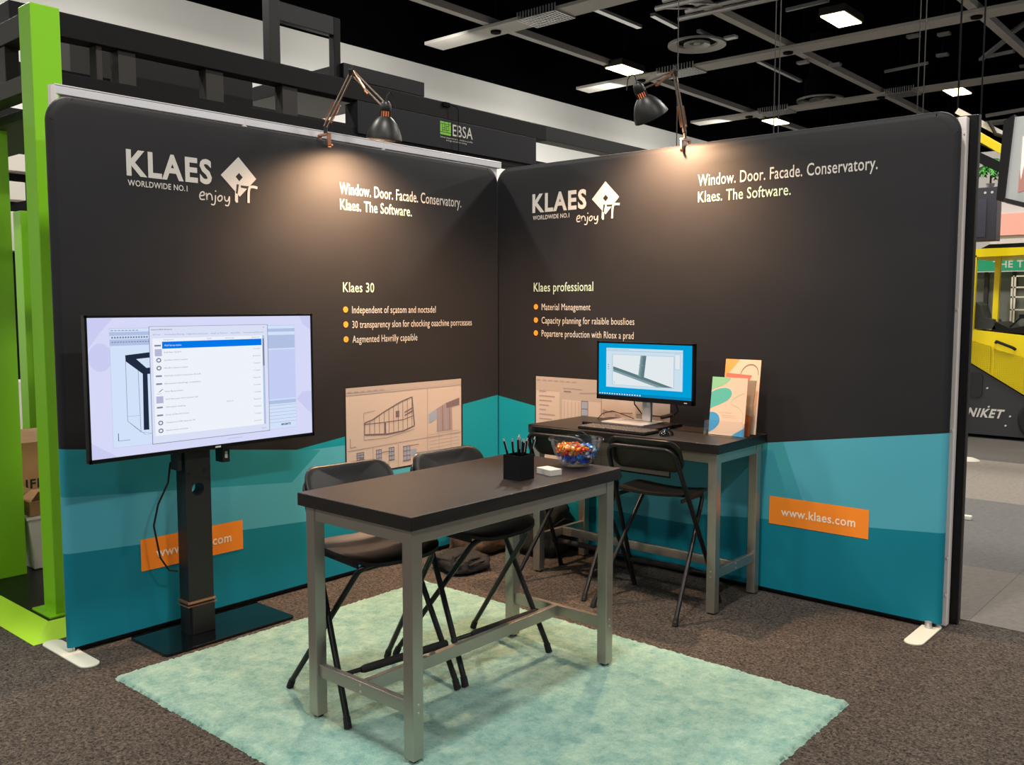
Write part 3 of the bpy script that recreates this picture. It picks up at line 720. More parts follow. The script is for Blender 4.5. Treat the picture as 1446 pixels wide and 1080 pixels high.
# wall with white shelves at the back of the booth
sh = thing('display_rack', 'black backed rack with pale boards seen between the green columns', 'rack', (-5.2, -1.3, 0))
q = MB(); q.box(-5.3, -1.9, 0.9, -5.2, -0.6, 3.5, M['satin_black']); q.build('back_board', sh)
for z0, z1, y1 in ((3.22, 3.34, -0.9), (2.88, 3.04, -0.9), (2.61, 2.78, -1.16)):
    q = MB(); q.box(-5.2, -1.8, z0, -5.0, y1, z1, M['white_plastic']); q.build('board', sh, bevel=0.004)
q = MB(); q.box(-5.2, -1.8, 2.13, -5.0, -1.0, 2.5, M['white_plastic']); q.build('board', sh, bevel=0.004)
q = MB(); q.box(-5.2, -1.8, 0.0, -5.1, -0.8, 0.88, M['white_plastic']); q.build('cupboard', sh, bevel=0.004)
# boxes stored in the booth
b1 = thing('storage_box', 'white plastic box standing on the black platform between green columns', 'box', (-1.58, -2.44, 0.045))
q = MB(); q.add([(-1.76, -2.60, 0.047), (-1.40, -2.60, 0.047), (-1.40, -2.25, 0.047), (-1.76, -2.25, 0.047), (-1.80, -2.64, 0.36), (-1.36, -2.64, 0.36), (-1.36, -2.21, 0.36), (-1.80, -2.21, 0.36)],
      [(0, 1, 5, 4), (1, 2, 6, 5), (2, 3, 7, 6), (3, 0, 4, 7), (3, 2, 1, 0)], M['white_plastic']); q.build('tub', b1, bevel=0.006)
q = MB(); q.box(-1.81, -2.65, 0.355, -1.35, -2.20, 0.372, M['white_plastic']); q.build('rim', b1, bevel=0.004)
b2 = thing('cardboard_box', 'low open cardboard box resting on the white plastic box', 'box', (-1.58, -2.42, 0.374))
q = MB(); q.box(-1.77, -2.62, 0.374, -1.38, -2.23, 0.46, M['cardboard']); q.build('carton', b2, bevel=0.003)
q = MB(); q.obox((-1.33, -2.42, 0.50), (0.13, 0.38, 0.004), M['cardboard'], (0, -0.6, 0)); q.build('flap', b2)
q = MB(); q.obox((-1.58, -2.66, 0.50), (0.38, 0.13, 0.004), M['cardboard'], (0.6, 0, 0)); q.build('flap', b2)
q = MB(); q.box(-1.379, -2.52, 0.385, -1.377, -2.42, 0.445, M['white_plastic']); q.build('shipping_label', b2)
b3 = thing('cardboard_box', 'tall brown cardboard carton with black lettering behind the white box', 'box', (-2.15, -2.15, 0.045))
q = MB(); q.box(-2.55, -2.55, 0.047, -1.85, -1.75, 0.75, M['cardboard']); q.build('carton', b3, bevel=0.004)
q = MB(); q.obox((-1.86, -2.15, 0.82), (0.004, 0.42, 0.16), M['tape'], (0.35, 0.1, 0)); q.build('flap', b3)
q = MB(); q.box(-1.849, -2.40, 0.20, -1.847, -2.36, 0.43, M['tape']); q.build('tape', b3)
p = Print(lambda u, v, d: (-1.8495 + d, u, v), 0.0005); p.text('IFRS', -2.46, -2.30, 0.455, 0.055, M['ink_black'], 1, 0.03); p.build('lettering', b3)

# ------------------------------------------------------------------ clamp lamps
WARM = (1.0, 0.60, 0.34)
LAMP_E = 300
def clamp_lamp(clamp, elbow, head, axis, wall_dir, lab, loop_side):
    """clamp: point on the wall top; head: neck centre; axis: direction the shade opens"""
    t = thing('clamp_lamp', lab, 'lamp', clamp)
    S, BKM = M['warm_tint_steel'], M['lamp_black']
    c, e, h = Vector(clamp), Vector(elbow), Vector(head); ax = Vector(axis).normalized(); wd = Vector(wall_dir)
    side = (e - c).cross(Vector((0, 0, 1)));
    side = Vector((-wd.y, wd.x, 0))
    q = MB()      # clamp body: a C over the top edge
    q.bar(c + wd * 0.03 + Vector((0, 0, -0.045)), c + wd * 0.03 + Vector((0, 0, 0.03)), 0.022, 0.010, S)
    q.bar(c - wd * 0.055 + Vector((0, 0, 0.028)), c + wd * 0.035 + Vector((0, 0, 0.028)), 0.022, 0.010, S)
    q.bar(c - wd * 0.055 + Vector((0, 0, -0.045)), c - wd * 0.055 + Vector((0, 0, 0.03)), 0.022, 0.010, S)
    q.tube([c + wd * 0.015 + Vector((0, 0, -0.035)), c + wd * 0.06 + Vector((0, 0, -0.035))], 0.006, S, 8)
    q.build('clamp', t, smooth=False)
    q = MB(); q.tube([c + Vector((0, 0, 0.03)), c + Vector((0, 0, 0.075))], 0.011, BKM, 10); q.build('pivot', t, smooth=True)
    base = c + Vector((0, 0, 0.07))
    d = (e - base).normalized()
    perp = d.cross(side).normalized() * 0.014
    for s_ in (-1, 1):
        q = MB(); q.tube([base + perp * s_, e + perp * s_], 0.0055, M['arm_steel'], 8); q.build('arm_rod', t, smooth=True)
    for s_ in (-1, 1):
        a = base + d * 0.03 + perp * s_ * 1.7; b = base + d * 0.15 + perp * s_ * 1.9
        q = MB()
        turns = 14; n = turns * 8; rr = 0.0075
        dd = (b - a); u_ = d.orthogonal().normalized(); v_ = d.cross(u_)
        q.tube([a + dd * (k / n) + (u_ * math.cos(2 * PI * k / 8) + v_ * math.sin(2 * PI * k / 8)) * rr for k in range(n + 1)], 0.0022, S, 5)
        q.build('spring', t, smooth=True)
    q = MB(); q.obox(e, (0.03, 0.03, 0.04), BKM, (0.3, 0.3, 0)); q.tube([e + Vector((0, 0, 0.01)), e + Vector((0, 0, 0.04))], 0.006, BKM, 8); q.build('elbow_joint', t, bevel=0.004)
    d2 = (h - e).normalized(); perp2 = d2.cross(side).normalized() * 0.013
    for s_ in (-1, 1):
        q = MB(); q.tube([e + perp2 * s_, h + perp2 * s_], 0.005, M['arm_steel'], 8); q.build('arm_rod', t, smooth=True)
    q = MB(); a = e + perp2; b = e + (h - e) * 0.48 - perp2 * 1.6; q.tube([a, b], 0.007, S, 8); q.tube([b - d2 * 0.01, b + d2 * 0.02], 0.01, S, 8); q.build('spring', t, smooth=True)
    # head: cap, slotted neck, bell shade
    nk = h + ax * 0.01
    q = MB(); q.lathe([(0.0, -0.045), (0.014, -0.042), (0.026, -0.03), (0.031, -0.012), (0.031, 0.012), (0.029, 0.016)], BKM, 24, nk, ax); cap = q.build('cap', t, smooth=True)
    q = MB(); q.lathe([(0.025, 0.014), (0.026, 0.046)], emis('neck_glow', (255, 140, 84), 0.75), 24, nk, ax); q.build('glow_sleeve', t, smooth=True)  # emissive sleeve stands in for bulb light escaping through the slots
    q = MB()
    rot = Vector((0, 0, 1)).rotation_difference(ax)
    for k in range(14):
        an = 2 * PI * k / 14; o1 = nk + rot @ Vector((0.0295 * math.cos(an), 0.0295 * math.sin(an), 0.014)); o2 = nk + rot @ Vector((0.0295 * math.cos(an), 0.0295 * math.sin(an), 0.046))
        q.tube([o1, o2], 0.0038, BKM, 5)
    q.build('slotted_neck', t, smooth=True)
    prof = [(0.032, 0.044), (0.046, 0.054), (0.066, 0.078), (0.083, 0.108), (0.094, 0.138), (0.099, 0.158), (0.100, 0.168)]
    inner = [(r - 0.002, z) for r, z in reversed(prof)]
    q = MB(); q.lathe(prof + inner, BKM, 40, nk, ax); sh_ = q.build('shade', t, smooth=True)
    q = MB(); q.lathe([(0.012, 0.04), (0.014, 0.06), (0.026, 0.085), (0.029, 0.10), (0.024, 0.12), (0.010, 0.128), (0.0, 0.13)], emis('bulb_glow', (255, 200, 140), 14), 16, nk, ax); q.build('bulb', t, smooth=True)
    q = MB(); s2 = side * 0.03 * loop_side
    k0 = nk - ax * 0.04
    q.tube([k0, k0 + Vector((0, 0, 0.035)) + s2 * 0.3, k0 + Vector((0, 0, 0.055)) + s2, k0 + Vector((0, 0, 0.03)) + s2 * 2.0, k0 - Vector((0, 0, 0.03)) + s2 * 2.2], 0.003, M['rubber'], 6); q.build('cord', t, smooth=True)
    # the lamp's own light, at the mouth of the shade
    aim = Vector((-wd.x * 0.22, -wd.y * 0.22, -1.0)) + Vector((0, 0, 0))
    l = light('lamp_light', 'SPOT', nk + ax * 0.145, LAMP_E, WARM, 0.03, nk + aim, spot=math.radians(150)); l.data.spot_blend = 1.0
    return t
clamp_lamp((-0.012, -1.466, 2.557), (0.12, -1.377, 2.925), (0.335, -1.318, 2.715), (-0.12, 0.02, -1.0), (1, 0, 0), 'black clamp lamp with bell shade clipped to the left fabric wall', 1)
clamp_lamp((1.442, 0.012, 2.557), (1.405, -0.05, 2.960), (1.345, -0.33, 2.835), (0.18, 0.62, -1.0), (0, -1, 0), 'black clamp lamp with bell shade clipped to the right fabric wall', -1)

# ------------------------------------------------------------------ rug
def rug():
    x0, y0, x1, y1 = 0.425, -2.985, 2.93, -1.14
    nx, ny = 260, 190; V = []; F = []
    for j in range(ny + 1):
        for i in range(nx + 1):
            x = x0 + (x1 - x0) * i / nx; y = y0 + (y1 - y0) * j / ny
            e = min(i, nx - i, j, ny - j)
            z = 0.018 + random.uniform(-0.004, 0.004)
            if e == 0: z = 0.002
            elif e == 1: z = 0.012
            jx = random.uniform(-1, 1) * (0.009 if e == 0 else 0.003); jy = random.uniform(-1, 1) * (0.009 if e == 0 else 0.003)
            V.append((x + jx, y + jy, z))
    for j in range(ny):
        for i in range(nx):
            a = j * (nx + 1) + i; F.append((a, a + 1, a + nx + 2, a + nx + 1))
    n = len(V); V += [(x0, y0, 0.001), (x1, y0, 0.001), (x1, y1, 0.001), (x0, y1, 0.001)]; F.append((n + 3, n + 2, n + 1, n))
    m = bpy.data.materials.new('rug_mint'); m.use_nodes = True
    nt = m.node_tree; b = nt.nodes['Principled BSDF']; N = nt.nodes.new; L = nt.links.new
    b.inputs['Roughness'].default_value = 0.9; b.inputs['Specular IOR Level'].default_value = 0.15
    b.inputs['Sheen Weight'].default_value = 0.3
    tc = N('ShaderNodeTexCoord'); n1 = N('ShaderNodeTexNoise'); n1.inputs['Scale'].default_value = 13; n1.inputs['Detail'].default_value = 12; n1.inputs['Roughness'].default_value = 0.78; n1.inputs['Distortion'].default_value = 0.2
    L(tc.outputs['Object'], n1.inputs[0]); r = N('ShaderNodeValToRGB'); L(n1.outputs['Fac'], r.inputs[0])
    r.color_ramp.elements[0].position = 0.38; r.color_ramp.elements[0].color = (*lin((98, 146, 138)), 1)
    r.color_ramp.elements[1].position = 0.63; r.color_ramp.elements[1].color = (*lin((152, 184, 166)), 1)
    L(r.outputs[0], b.inputs['Base Color'])
    n2 = N('ShaderNodeTexNoise'); n2.inputs['Scale'].default_value = 160; n2.inputs['Detail'].default_value = 4; L(tc.outputs['Object'], n2.inputs[0])
    bp = N('ShaderNodeBump'); bp.inputs['Strength'].default_value = 0.8; bp.inputs['Distance'].default_value = 0.006; L(n2.outputs['Fac'], bp.inputs['Height']); L(bp.outputs[0], b.inputs['Normal'])
    me = bpy.data.meshes.new('rug'); me.from_pydata(V, [], F); me.materials.append(m)
    for pl in me.polygons: pl.use_smooth = True
    o = bpy.data.objects.new('rug', me); C.objects.link(o)
    tag(o, 'mint green mottled shag rug under the high table', 'rug')
rug()
RZ = 0.021     # height at which feet stand on the rug

# ------------------------------------------------------------------ high tables
WT, wtm = wood_mat('black_brown_wood', (12, 10, 10), (34, 27, 24))
WT2, wtm2 = wood_mat('black_brown_wood_desk', (12, 10, 10), (32, 25, 22)); wtm2.inputs['Scale'].default_value = (3, 60, 30)
def high_table(x0, x1, y0, y1, z1, zf, long_axis, wm, lab):
    cx, cy = (x0 + x1) / 2, (y0 + y1) / 2
    t = thing('bar_table', lab, 'table', (cx, cy, zf))
    S = M['steel']; th = 0.05
    q = MB(); q.box(x0, y0, z1 - th, x1, y1, z1, wm); q.build('tabletop', t, bevel=0.0025, origin=(cx, cy, z1))
    a = 0.022; lw = 0.05
    for sx in (0, 1):
        for sy in (0, 1):
            lx = x0 + a if sx == 0 else x1 - a - lw; ly = y0 + a if sy == 0 else y1 - a - lw
            q = MB(); q.box(lx, ly, zf + 0.008, lx + lw, ly + lw, z1 - th, S); lg = q.build('leg', t, bevel=0.003)
            q = MB(); q.lathe([(0.018, 0.0), (0.02, 0.003), (0.02, 0.008)], M['rubber'], 12, (lx + lw / 2, ly + lw / 2, zf), caps=True); q.build('foot', lg)
            q = MB()
            for z in (0.23, 0.20):
                if long_axis == 'y': q.lathe([(0.0, 0.0022), (0.004, 0.002), (0.0045, 0.0)], M['alu'], 8, (lx + lw, ly + lw / 2, z), (1, 0, 0)); 
                else: q.lathe([(0.0, 0.0022), (0.004, 0.002), (0.0045, 0.0)], M['alu'], 8, (lx + lw / 2, ly, z), (0, -1, 0))
            q.build('screw', lg)
    # aprons
    ah = 0.055; zt = z1 - th
    for yy in (y0 + a + 0.004, y1 - a - 0.044):
        q = MB(); q.box(x0 + a + lw, yy, zt - ah, x1 - a - lw, yy + 0.04, zt, S); q.build('apron', t, bevel=0.002)
    for xx in (x0 + a + 0.004, x1 - a - 0.044):
        q = MB(); q.box(xx, y0 + a + lw, zt - ah, xx + 0.04, y1 - a - lw, zt, S); q.build('apron', t, bevel=0.002)
    rz0, rz1 = 0.185, 0.235
    if long_axis == 'y':
        for yy in (y0 + a + 0.012, y1 - a - 0.037):
            q = MB(); q.box(x0 + a + lw, yy, rz0, x1 - a - lw, yy + 0.025, rz1, S)
            q.build('lower_rail', t, bevel=0.002)
        q = MB(); q.box(cx - 0.0125, y0 + a + 0.037, rz0, cx + 0.0125, y1 - a - 0.037, rz1, S); q.build('stretcher', t, bevel=0.002)
        q = MB()
        for z in (0.223, 0.197): q.lathe([(0.0, 0.0022), (0.005, 0.002), (0.0055, 0.0)], M['alu'], 8, (cx, y0 + a + 0.012, z), (0, -1, 0))
        q.build('screw', t)
    else:
        for xx in (x0 + a + 0.012, x1 - a - 0.037):
            q = MB(); q.box(xx, y0 + a + lw, rz0, xx + 0.025, y1 - a - lw, rz1, S); q.build('lower_rail', t, bevel=0.002)
        q = MB(); q.box(x0 + a + 0.037, cy - 0.0125, rz0, x1 - a - 0.037, cy + 0.0125, rz1, S); q.build('stretcher', t, bevel=0.002)
        q = MB()
        for z in (0.223, 0.197): q.lathe([(0.0, 0.0022), (0.005, 0.002), (0.0055, 0.0)], M['alu'], 8, (x1 - a - 0.012, cy, z), (1, 0, 0))
        q.build('screw', t)
    return t
TZ = 0.906
high_table(1.368, 2.008, -2.693, -1.443, TZ, RZ, 'y', WT, 'high table with black-brown top and steel legs standing on the mint rug')
DZ = 0.906
high_table(0.735, 2.012, -0.565, -0.012, DZ, 0.0, 'x', WT2, 'high desk with black-brown top and steel legs against the right fabric wall')

# ------------------------------------------------------------------ folding bar stools
def arc(c, a, b, r, n=6):
    """rounded corner at c between directions to a and b"""
    c, a, b = Vector(c), Vector(a), Vector(b); da = (a - c).normalized(); db = (b - c).normalized()
    ang = da.angle(db); tl = r / math.tan(ang / 2); p0 = c + da * tl; p1 = c + db * tl
    return [p0.lerp(c, t).lerp(c.lerp(p1, t), t) for t in [k / n for k in range(n + 1)]]
def make_stool():
    t = thing('folding_bar_stool', 'stool', 'stool', (0, 0, 0)); TB = M['tube_black']; R = 0.0125
    # long frame: front feet up to the back
    fx, bx, zt = 0.20, -0.255, 0.885
    def path(zlow, pts): pass
    A = []
    for s_ in (1, -1):
        foot = Vector((fx, 0.265 * s_, 0.012)); top = Vector((bx + 0.02, 0.195 * s_, zt + 0.0))
        A.append((foot, top))
    cornerL, cornerR = A[0][1], A[1][1]
    pts = [A[0][0]] + arc(cornerL, A[0][0], cornerR, 0.07) + arc(cornerR, cornerL, A[1][0], 0.07) + [A[1][0]]
    q = MB(); q.tube(pts, R, TB, 12); q.build('back_frame', t, smooth=True)
    # rear frame: rear feet up to the front of the seat
    r1, r2 = Vector((-0.29, 0.245, 0.012)), Vector((-0.29, -0.245, 0.012)); c1, c2 = Vector((0.165, 0.175, 0.600)), Vector((0.165, -0.175, 0.600))
    pts = [r1] + arc(c1, r1, c2, 0.05) + arc(c2, c1, r2, 0.05) + [r2]
    q = MB(); q.tube(pts, R * 0.95, TB, 12); q.build('seat_frame', t, smooth=True)
    # side links under the seat
    for s_ in (1, -1):
        q = MB(); q.bar((-0.12, 0.185 * s_, 0.603), (0.15, 0.180 * s_, 0.600), 0.006, 0.02, TB); q.build('side_link', t)
    # foot rest between the front legs
    zr = 0.175; k = (zr - 0.012) / (zt - 0.012); xr = fx + (bx + 0.02 - fx) * k; yr = 0.265 + (0.195 - 0.265) * k
    q = MB(); q.tube([(xr, yr + 0.012, zr), (xr, -yr - 0.012, zr)], 0.0095, TB, 10); fr = q.build('foot_rest', t, smooth=True)
    q = MB(); q.tube([(xr + 0.004, -yr * 0.62, zr), (xr + 0.004, -yr * 0.55, zr), (xr + 0.004, yr * 0.9, zr), (xr + 0.004, yr * 1.06, zr)], [0.011, 0.0165, 0.0165, 0.0150], M['rubber'], 12); q.build('grip', fr, smooth=True)
    # rear brace
    kz = 0.30; f = (kz - 0.012) / (0.6 - 0.012)
    # feet
    for p_, d_ in ((A[0][0], A[0][1]), (A[1][0], A[1][1]), (r1, c1), (r2, c2)):
        dd = (d_ - p_).normalized(); q = MB(); q.tube([p_ - Vector((0, 0, 0.012)) , p_ + dd * 0.03], [0.0155, 0.0145], M['rubber'], 12); q.build('rubber_foot', t, smooth=True)
    # seat: dished shell with rounded corners
    sx0, sx1, sy = -0.165, 0.205, 0.215
    def seatz(u, v):   # u forward -1..1, v side -1..1
        return 0.632 + 0.010 * v * v - 0.008 * (1 - v * v) + (0.018 * max(0, -u - 0.5) ** 2 * 4) - 0.020 * max(0, u - 0.55) ** 2 * 4
    nr, na = 10, 56; V = []; F = []; tops = []
    def outline(a):
        c_, s_ = math.cos(a), math.sin(a); e = 0.42
        return (abs(c_) ** e * (1 if c_ > 0 else -1), abs(s_) ** e * (1 if s_ > 0 else -1))
    for side in (1, 0):
        for i in range(nr + 1):
            rr = i / nr
            for kk in range(na):
                u, v = outline(2 * PI * kk / na); u *= rr; v *= rr
                wv = sy * (1 - 0.06 * max(0, -u))
                z = seatz(u, v) - (0 if side else 0.014 + (0.004 if rr > 0.9 else 0))
                if side and rr > 0.95: z -= 0.003
                V.append(((sx0 + sx1) / 2 + u * (sx1 - sx0) / 2, v * wv, z))
    for side in (0, 1):
        o_ = side * (nr + 1) * na
        for i in range(nr):
            for kk in range(na):
                f_ = (o_ + i * na + kk, o_ + i * na + (kk + 1) % na, o_ + (i + 1) * na + (kk + 1) % na, o_ + (i + 1) * na + kk)
                F.append(f_ if side == 0 else f_[::-1])
    o_ = (nr + 1) * na
    for kk in range(na): F.append((nr * na + kk, nr * na + (kk + 1) % na, o_ + nr * na + (kk + 1) % na, o_ + nr * na + kk))
    q = MB(); q.add(V, F, M['stool_plastic']); q.build('seat', t, smooth=True, doubles=True)
    # backrest: curved plate wrapped over the frame
    P = rrect(-0.212, 0.757, 0.212, 0.932, 0.062, 7); n = len(P); V = []; F = []
    def bp(y, z, d):
        x = bx + 0.030 - 0.50 * (z - 0.885) - 0.030 * (1 - (y / 0.212) ** 2) + 0.012
        return (x + d, y, z)
    cy_, cz_ = 0.0, 0.8445
    rings = []
    for d, sc_ in ((0.012, 0.0), (0.012, 0.3), (0.012, 0.6), (0.012, 0.85), (0.011, 0.96), (0.006, 1.0), (-0.006, 1.0), (-0.011, 0.96), (-0.012, 0.85), (-0.012, 0.6), (-0.012, 0.3), (-0.012, 0.0)):
        rings.append([bp(cy_ + (y - cy_) * sc_, cz_ + (z - cz_) * sc_, d) for y, z in P])
    V = [(p_[0] + 0.024, p_[1], p_[2]) for r_ in rings for p_ in r_]
    F = [(i * n + k_, i * n + (k_ + 1) % n, (i + 1) * n + (k_ + 1) % n, (i + 1) * n + k_) for i in range(len(rings) - 1) for k_ in range(n)]
    q = MB(); q.add(V, F, M['stool_plastic']); q.build('backrest', t, smooth=True, doubles=True)
    return t
st = make_stool()
SPOTS = [((1.425, -2.355, RZ), -7, 'folding black bar stool nearest the viewer, behind the near end of the high table'),
         ((1.475, -1.80, RZ), -3, 'folding black bar stool behind the middle of the high table'),
         ((1.655, -0.545, 0), 94, 'folding black bar stool at the desk, the right one, seat fully in view'),
         ((1.075, -0.515, 0), 92, 'folding black bar stool at the left of the desk, behind the glass bowl')]
for i, (loc, a, lab) in enumerate(SPOTS):
    o = st if i == 0 else copy_tree(st)
    o.location = loc; o.rotation_euler = (0, 0, math.radians(a)); o['label'] = lab; o['group'] = 'folding bar stools'

# ------------------------------------------------------------------ television on its stand
tvs = thing('television_stand', 'black pillar television stand with glass base plate before the left wall', 'tv stand', (0.19, -2.40, 0))
q = MB(); q.prism(rrect(0.02, -2.72, 0.372, -2.01, 0.02, 4), lambda u, v, d: (u, v, d), 0.004, 0.014, M['glass_black']); q.build('base_plate', tvs, bevel=0.002)
q = MB()
for x, y in ((0.06, -2.68), (0.33, -2.68), (0.06, -2.05), (0.33, -2.05)): q.lathe([(0.012, 0), (0.012, 0.004)], M['rubber'], 10, (x, y, 0), caps=True)
q.build('glide', tvs)
# pillar with a round cable hole in the front face
x0, x1, ya, yb, zb, zt = 0.13, 0.215, -2.512, -2.378, 0.014, 1.30
q = MB(); PM = mat('pillar_black', (26, 24, 25), 0.45, bump=0.1, bscale=300)
cyh, czh, rh = -2.447, 0.727, 0.033; nn = 24
hole = [(cyh + rh * math.cos(2 * PI * k / nn), czh + rh * math.sin(2 * PI * k / nn)) for k in range(nn)]
outr = []
for k in range(nn):
    a = 2 * PI * k / nn; c_, s_ = math.cos(a), math.sin(a); sc_ = 0.06 / max(abs(c_), abs(s_)); outr.append((cyh + c_ * sc_, czh + s_ * sc_))
for x in (x0, x1):
    V = [(x, y, z) for y, z in outr + hole]; q.add(V, [(i, (i + 1) % nn, nn + (i + 1) % nn, nn + i) for i in range(nn)], PM)
    for (a0, b0, a1, b1) in ((ya, zb, yb, czh - 0.06), (ya, czh + 0.06, yb, zt), (ya, czh - 0.06, cyh - 0.06, czh + 0.06), (cyh + 0.06, czh - 0.06, yb, czh + 0.06)):
        q.add([(x, a0, b0), (x, a1, b0), (x, a1, b1), (x, a0, b1)], [(0, 1, 2, 3)], PM)
q.add([(x0, y, z) for y, z in hole] + [(x1, y, z) for y, z in hole], [(i, (i + 1) % nn, nn + (i + 1) % nn, nn + i) for i in range(nn)], PM)
for (a, b, c_, d_) in (((x0, ya, zb), (x1, ya, zb), (x1, ya, zt), (x0, ya, zt)), ((x0, yb, zb), (x1, yb, zb), (x1, yb, zt), (x0, yb, zt)), ((x0, ya, zt), (x1, ya, zt), (x1, yb, zt), (x0, yb, zt))):
    q.add([a, b, c_, d_], [(0, 1, 2, 3)], PM)
q.build('pillar', tvs)
q = MB(); q.box(0.125, -2.52, 0.165, 0.222, -2.37, 0.178, M['warm_tint_steel']); q.box(0.123, -2.523, 0.150, 0.224, -2.367, 0.156, M['warm_tint_steel']); q.build('collar', tvs, bevel=0.002)
q = MB(); q.box(0.215, -2.505, 0.014, 0.235, -2.385, 0.150, PM); q.build('base_bracket', tvs, bevel=0.002)
q = MB()
for y, z in ((-2.49, 0.81), (-2.41, 0.815)): q.lathe([(0.0, 0.002), (0.006, 0.002), (0.007, 0.0)], M['rubber'], 10, (0.2155, y, z), (1, 0, 0))
q.build('screw', tvs)
q = MB(); q.box(0.15, -2.55, 0.83, 0.218, -2.53, 1.5, PM); q.box(0.15, -2.31, 0.84, 0.218, -2.27, 1.5, PM); q.box(0.10, -2.58, 1.15, 0.129, -2.24, 1.33, PM); q.build('mount_bracket', tvs, bevel=0.002)
q = MB(); q.box(0.2185, -2.298, 0.862, 0.2195, -2.284, 0.895, M['print_white']); q.build('sticker', tvs)
q = MB(); cp = [(0.12, -2.535, 0.86), (0.11, -2.545, 0.76), (0.11, -2.60, 0.66), (0.11, -2.625, 0.56), (0.115, -2.60, 0.40), (0.12, -2.56, 0.33), (0.12, -2.515, 0.315)]
q.tube(cp, 0.005, M['rubber'], 6); q.build('power_cable', tvs, smooth=True)

tv = thing('television', 'large flat television on the black stand showing a software window', 'television', (0.23, -2.36, 1.25))
X0 = 0.275
# outer frame plane x = X0 ; y from -2.978 to -1.778
a0, a1, b0, b1 = -2.993, -1.797, 0.926, 1.576
q = MB(); q.box(X0 - 0.032, a0, b0, X0 - 0.002, a1, b1, M['satin_black']); q.box(X0 - 0.055, a0 + 0.25, b0 + 0.02, X0 - 0.03, a1 - 0.25, b1 - 0.2, M['black_plastic']); q.build('casing', tv, bevel=0.002)
bz = 0.011
q = MB()
for r_ in ((a0, b0, a1, b0 + 0.018), (a0, b1 - bz, a1, b1), (a0, b0, a0 + bz, b1), (a1 - bz, b0, a1, b1)): q.box(X0 - 0.004, r_[0], r_[1], X0 + 0.003, r_[2], r_[3], M['satin_black'])
q.build('bezel', tv, bevel=0.001)
SW, SH = (a1 - bz) - (a0 + bz), (b1 - bz) - (b0 + 0.018)
def tvf(u, v, d): return (X0 - 0.0015 + d, a0 + bz + u * SW, b0 + 0.018 + v * SH)
ES = 0.95
def e_(n, c, s=ES): return emis('screen_' + n, c, s)
S_bg, S_win, S_wh, S_bar, S_blue, S_dk, S_gr, S_lv = e_('bg', (218, 221, 252)), e_('pane', (214, 230, 254)), e_('white', (243, 247, 255)), e_('bar', (180, 196, 232)), e_('blue', (0, 122, 238)), e_('dark', (34, 44, 66)), e_('grey', (130, 136, 160)), e_('lavender', (186, 186, 222))
S_bg2 = e_('bg2', (206, 208, 246))
p = Print(tvf, 0.00012)
p.rect(0, 0, 1, 1, S_bg, 1)
p.poly([(0, 1), (0, 0.78), (0.05, 0.90), (0.10, 1)], S_bg2, 2); p.poly([(1, 1), (0.94, 1), (0.96, 0.93), (1, 0.88)], S_bg2, 2)
p.disc(0.046, 0.72, 0.10, S_bg2, 2, 24, 0.045); p.poly([(0.92, 0.30), (1, 0.16), (1, 0.36), (0.95, 0.36)], S_bg2, 2); p.poly([(0.0, 0.0), (0.0, 0.12), (0.10, 0.0)], S_bg2, 2)
p.rect(0.083, 0.066, 0.915, 0.925, S_bar, 3); p.rect(0.084, 0.068, 0.914, 0.80, S_win, 4)
p.rect(0.084, 0.898, 0.914, 0.922, S_win, 4); p.rect(0.084, 0.845, 0.914, 0.872, S_win, 4)
for k in range(14):
    p.rect(0.09 + 0.0105 * k, 0.852, 0.097 + 0.0105 * k, 0.865, S_gr, 5)
    p.rect(0.09 + 0.011 * k, 0.822, 0.097 + 0.011 * k, 0.829, S_gr, 5)
for k in range(8): p.rect(0.088 + 0.014 * k, 0.906, 0.098 + 0.014 * k, 0.911, S_gr, 5)
# timber frame model
bm_ = [(0.1412, 0.73), (0.2406, 0.7456), (0.24, 0.7059), (0.1843, 0.6994), (0.2238, 0.6314), (0.242, 0.6328), (0.242, 0.5862), (0.2275, 0.5862), (0.2275, 0.1748), (0.205, 0.1761), (0.2082, 0.5891), (0.1418, 0.687)]
for poly in ([(0.1412, 0.73), (0.2406, 0.7456), (0.24, 0.7059), (0.1843, 0.6994)], [(0.1412, 0.73), (0.1843, 0.6994), (0.2238, 0.6314), (0.2082, 0.5891), (0.1418, 0.687)], [(0.2238, 0.6314), (0.242, 0.6328), (0.242, 0.5862), (0.2275, 0.5862), (0.2275, 0.1748), (0.205, 0.1761), (0.2082, 0.5891)]): p.poly(poly, S_dk, 6)
for ln in ([(0.1418, 0.687), (0.142, 0.2527), (0.1935, 0.1634), (0.237, 0.1457)], [(0.1902, 0.6172), (0.1935, 0.1634)], [(0.142, 0.2861), (0.19, 0.2861)], [(0.142, 0.2527), (0.2119, 0.1398), (0.238, 0.1457)]): p.line(ln, 0.0018, S_gr, 5)
p.line([(0.104, 0.17), (0.104, 0.115), (0.15, 0.115)], 0.0025, S_dk, 5)
# right panes
p.rect(0.77, 0.735, 0.9135, 0.80, S_bar, 5); p.rect(0.77, 0.315, 0.9135, 0.725, e_('pane2', (200, 210, 250)), 5); p.rect(0.77, 0.275, 0.9135, 0.305, S_bar, 6)
for k in range(6): p.line([(0.773, 0.262 - 0.028 * k), (0.912, 0.262 - 0.028 * k)], 0.0018, S_gr, 6)
p.text('MHEMTE', 0.836, 0.884, 0.092, 0.016, S_dk, 6, 0.03)
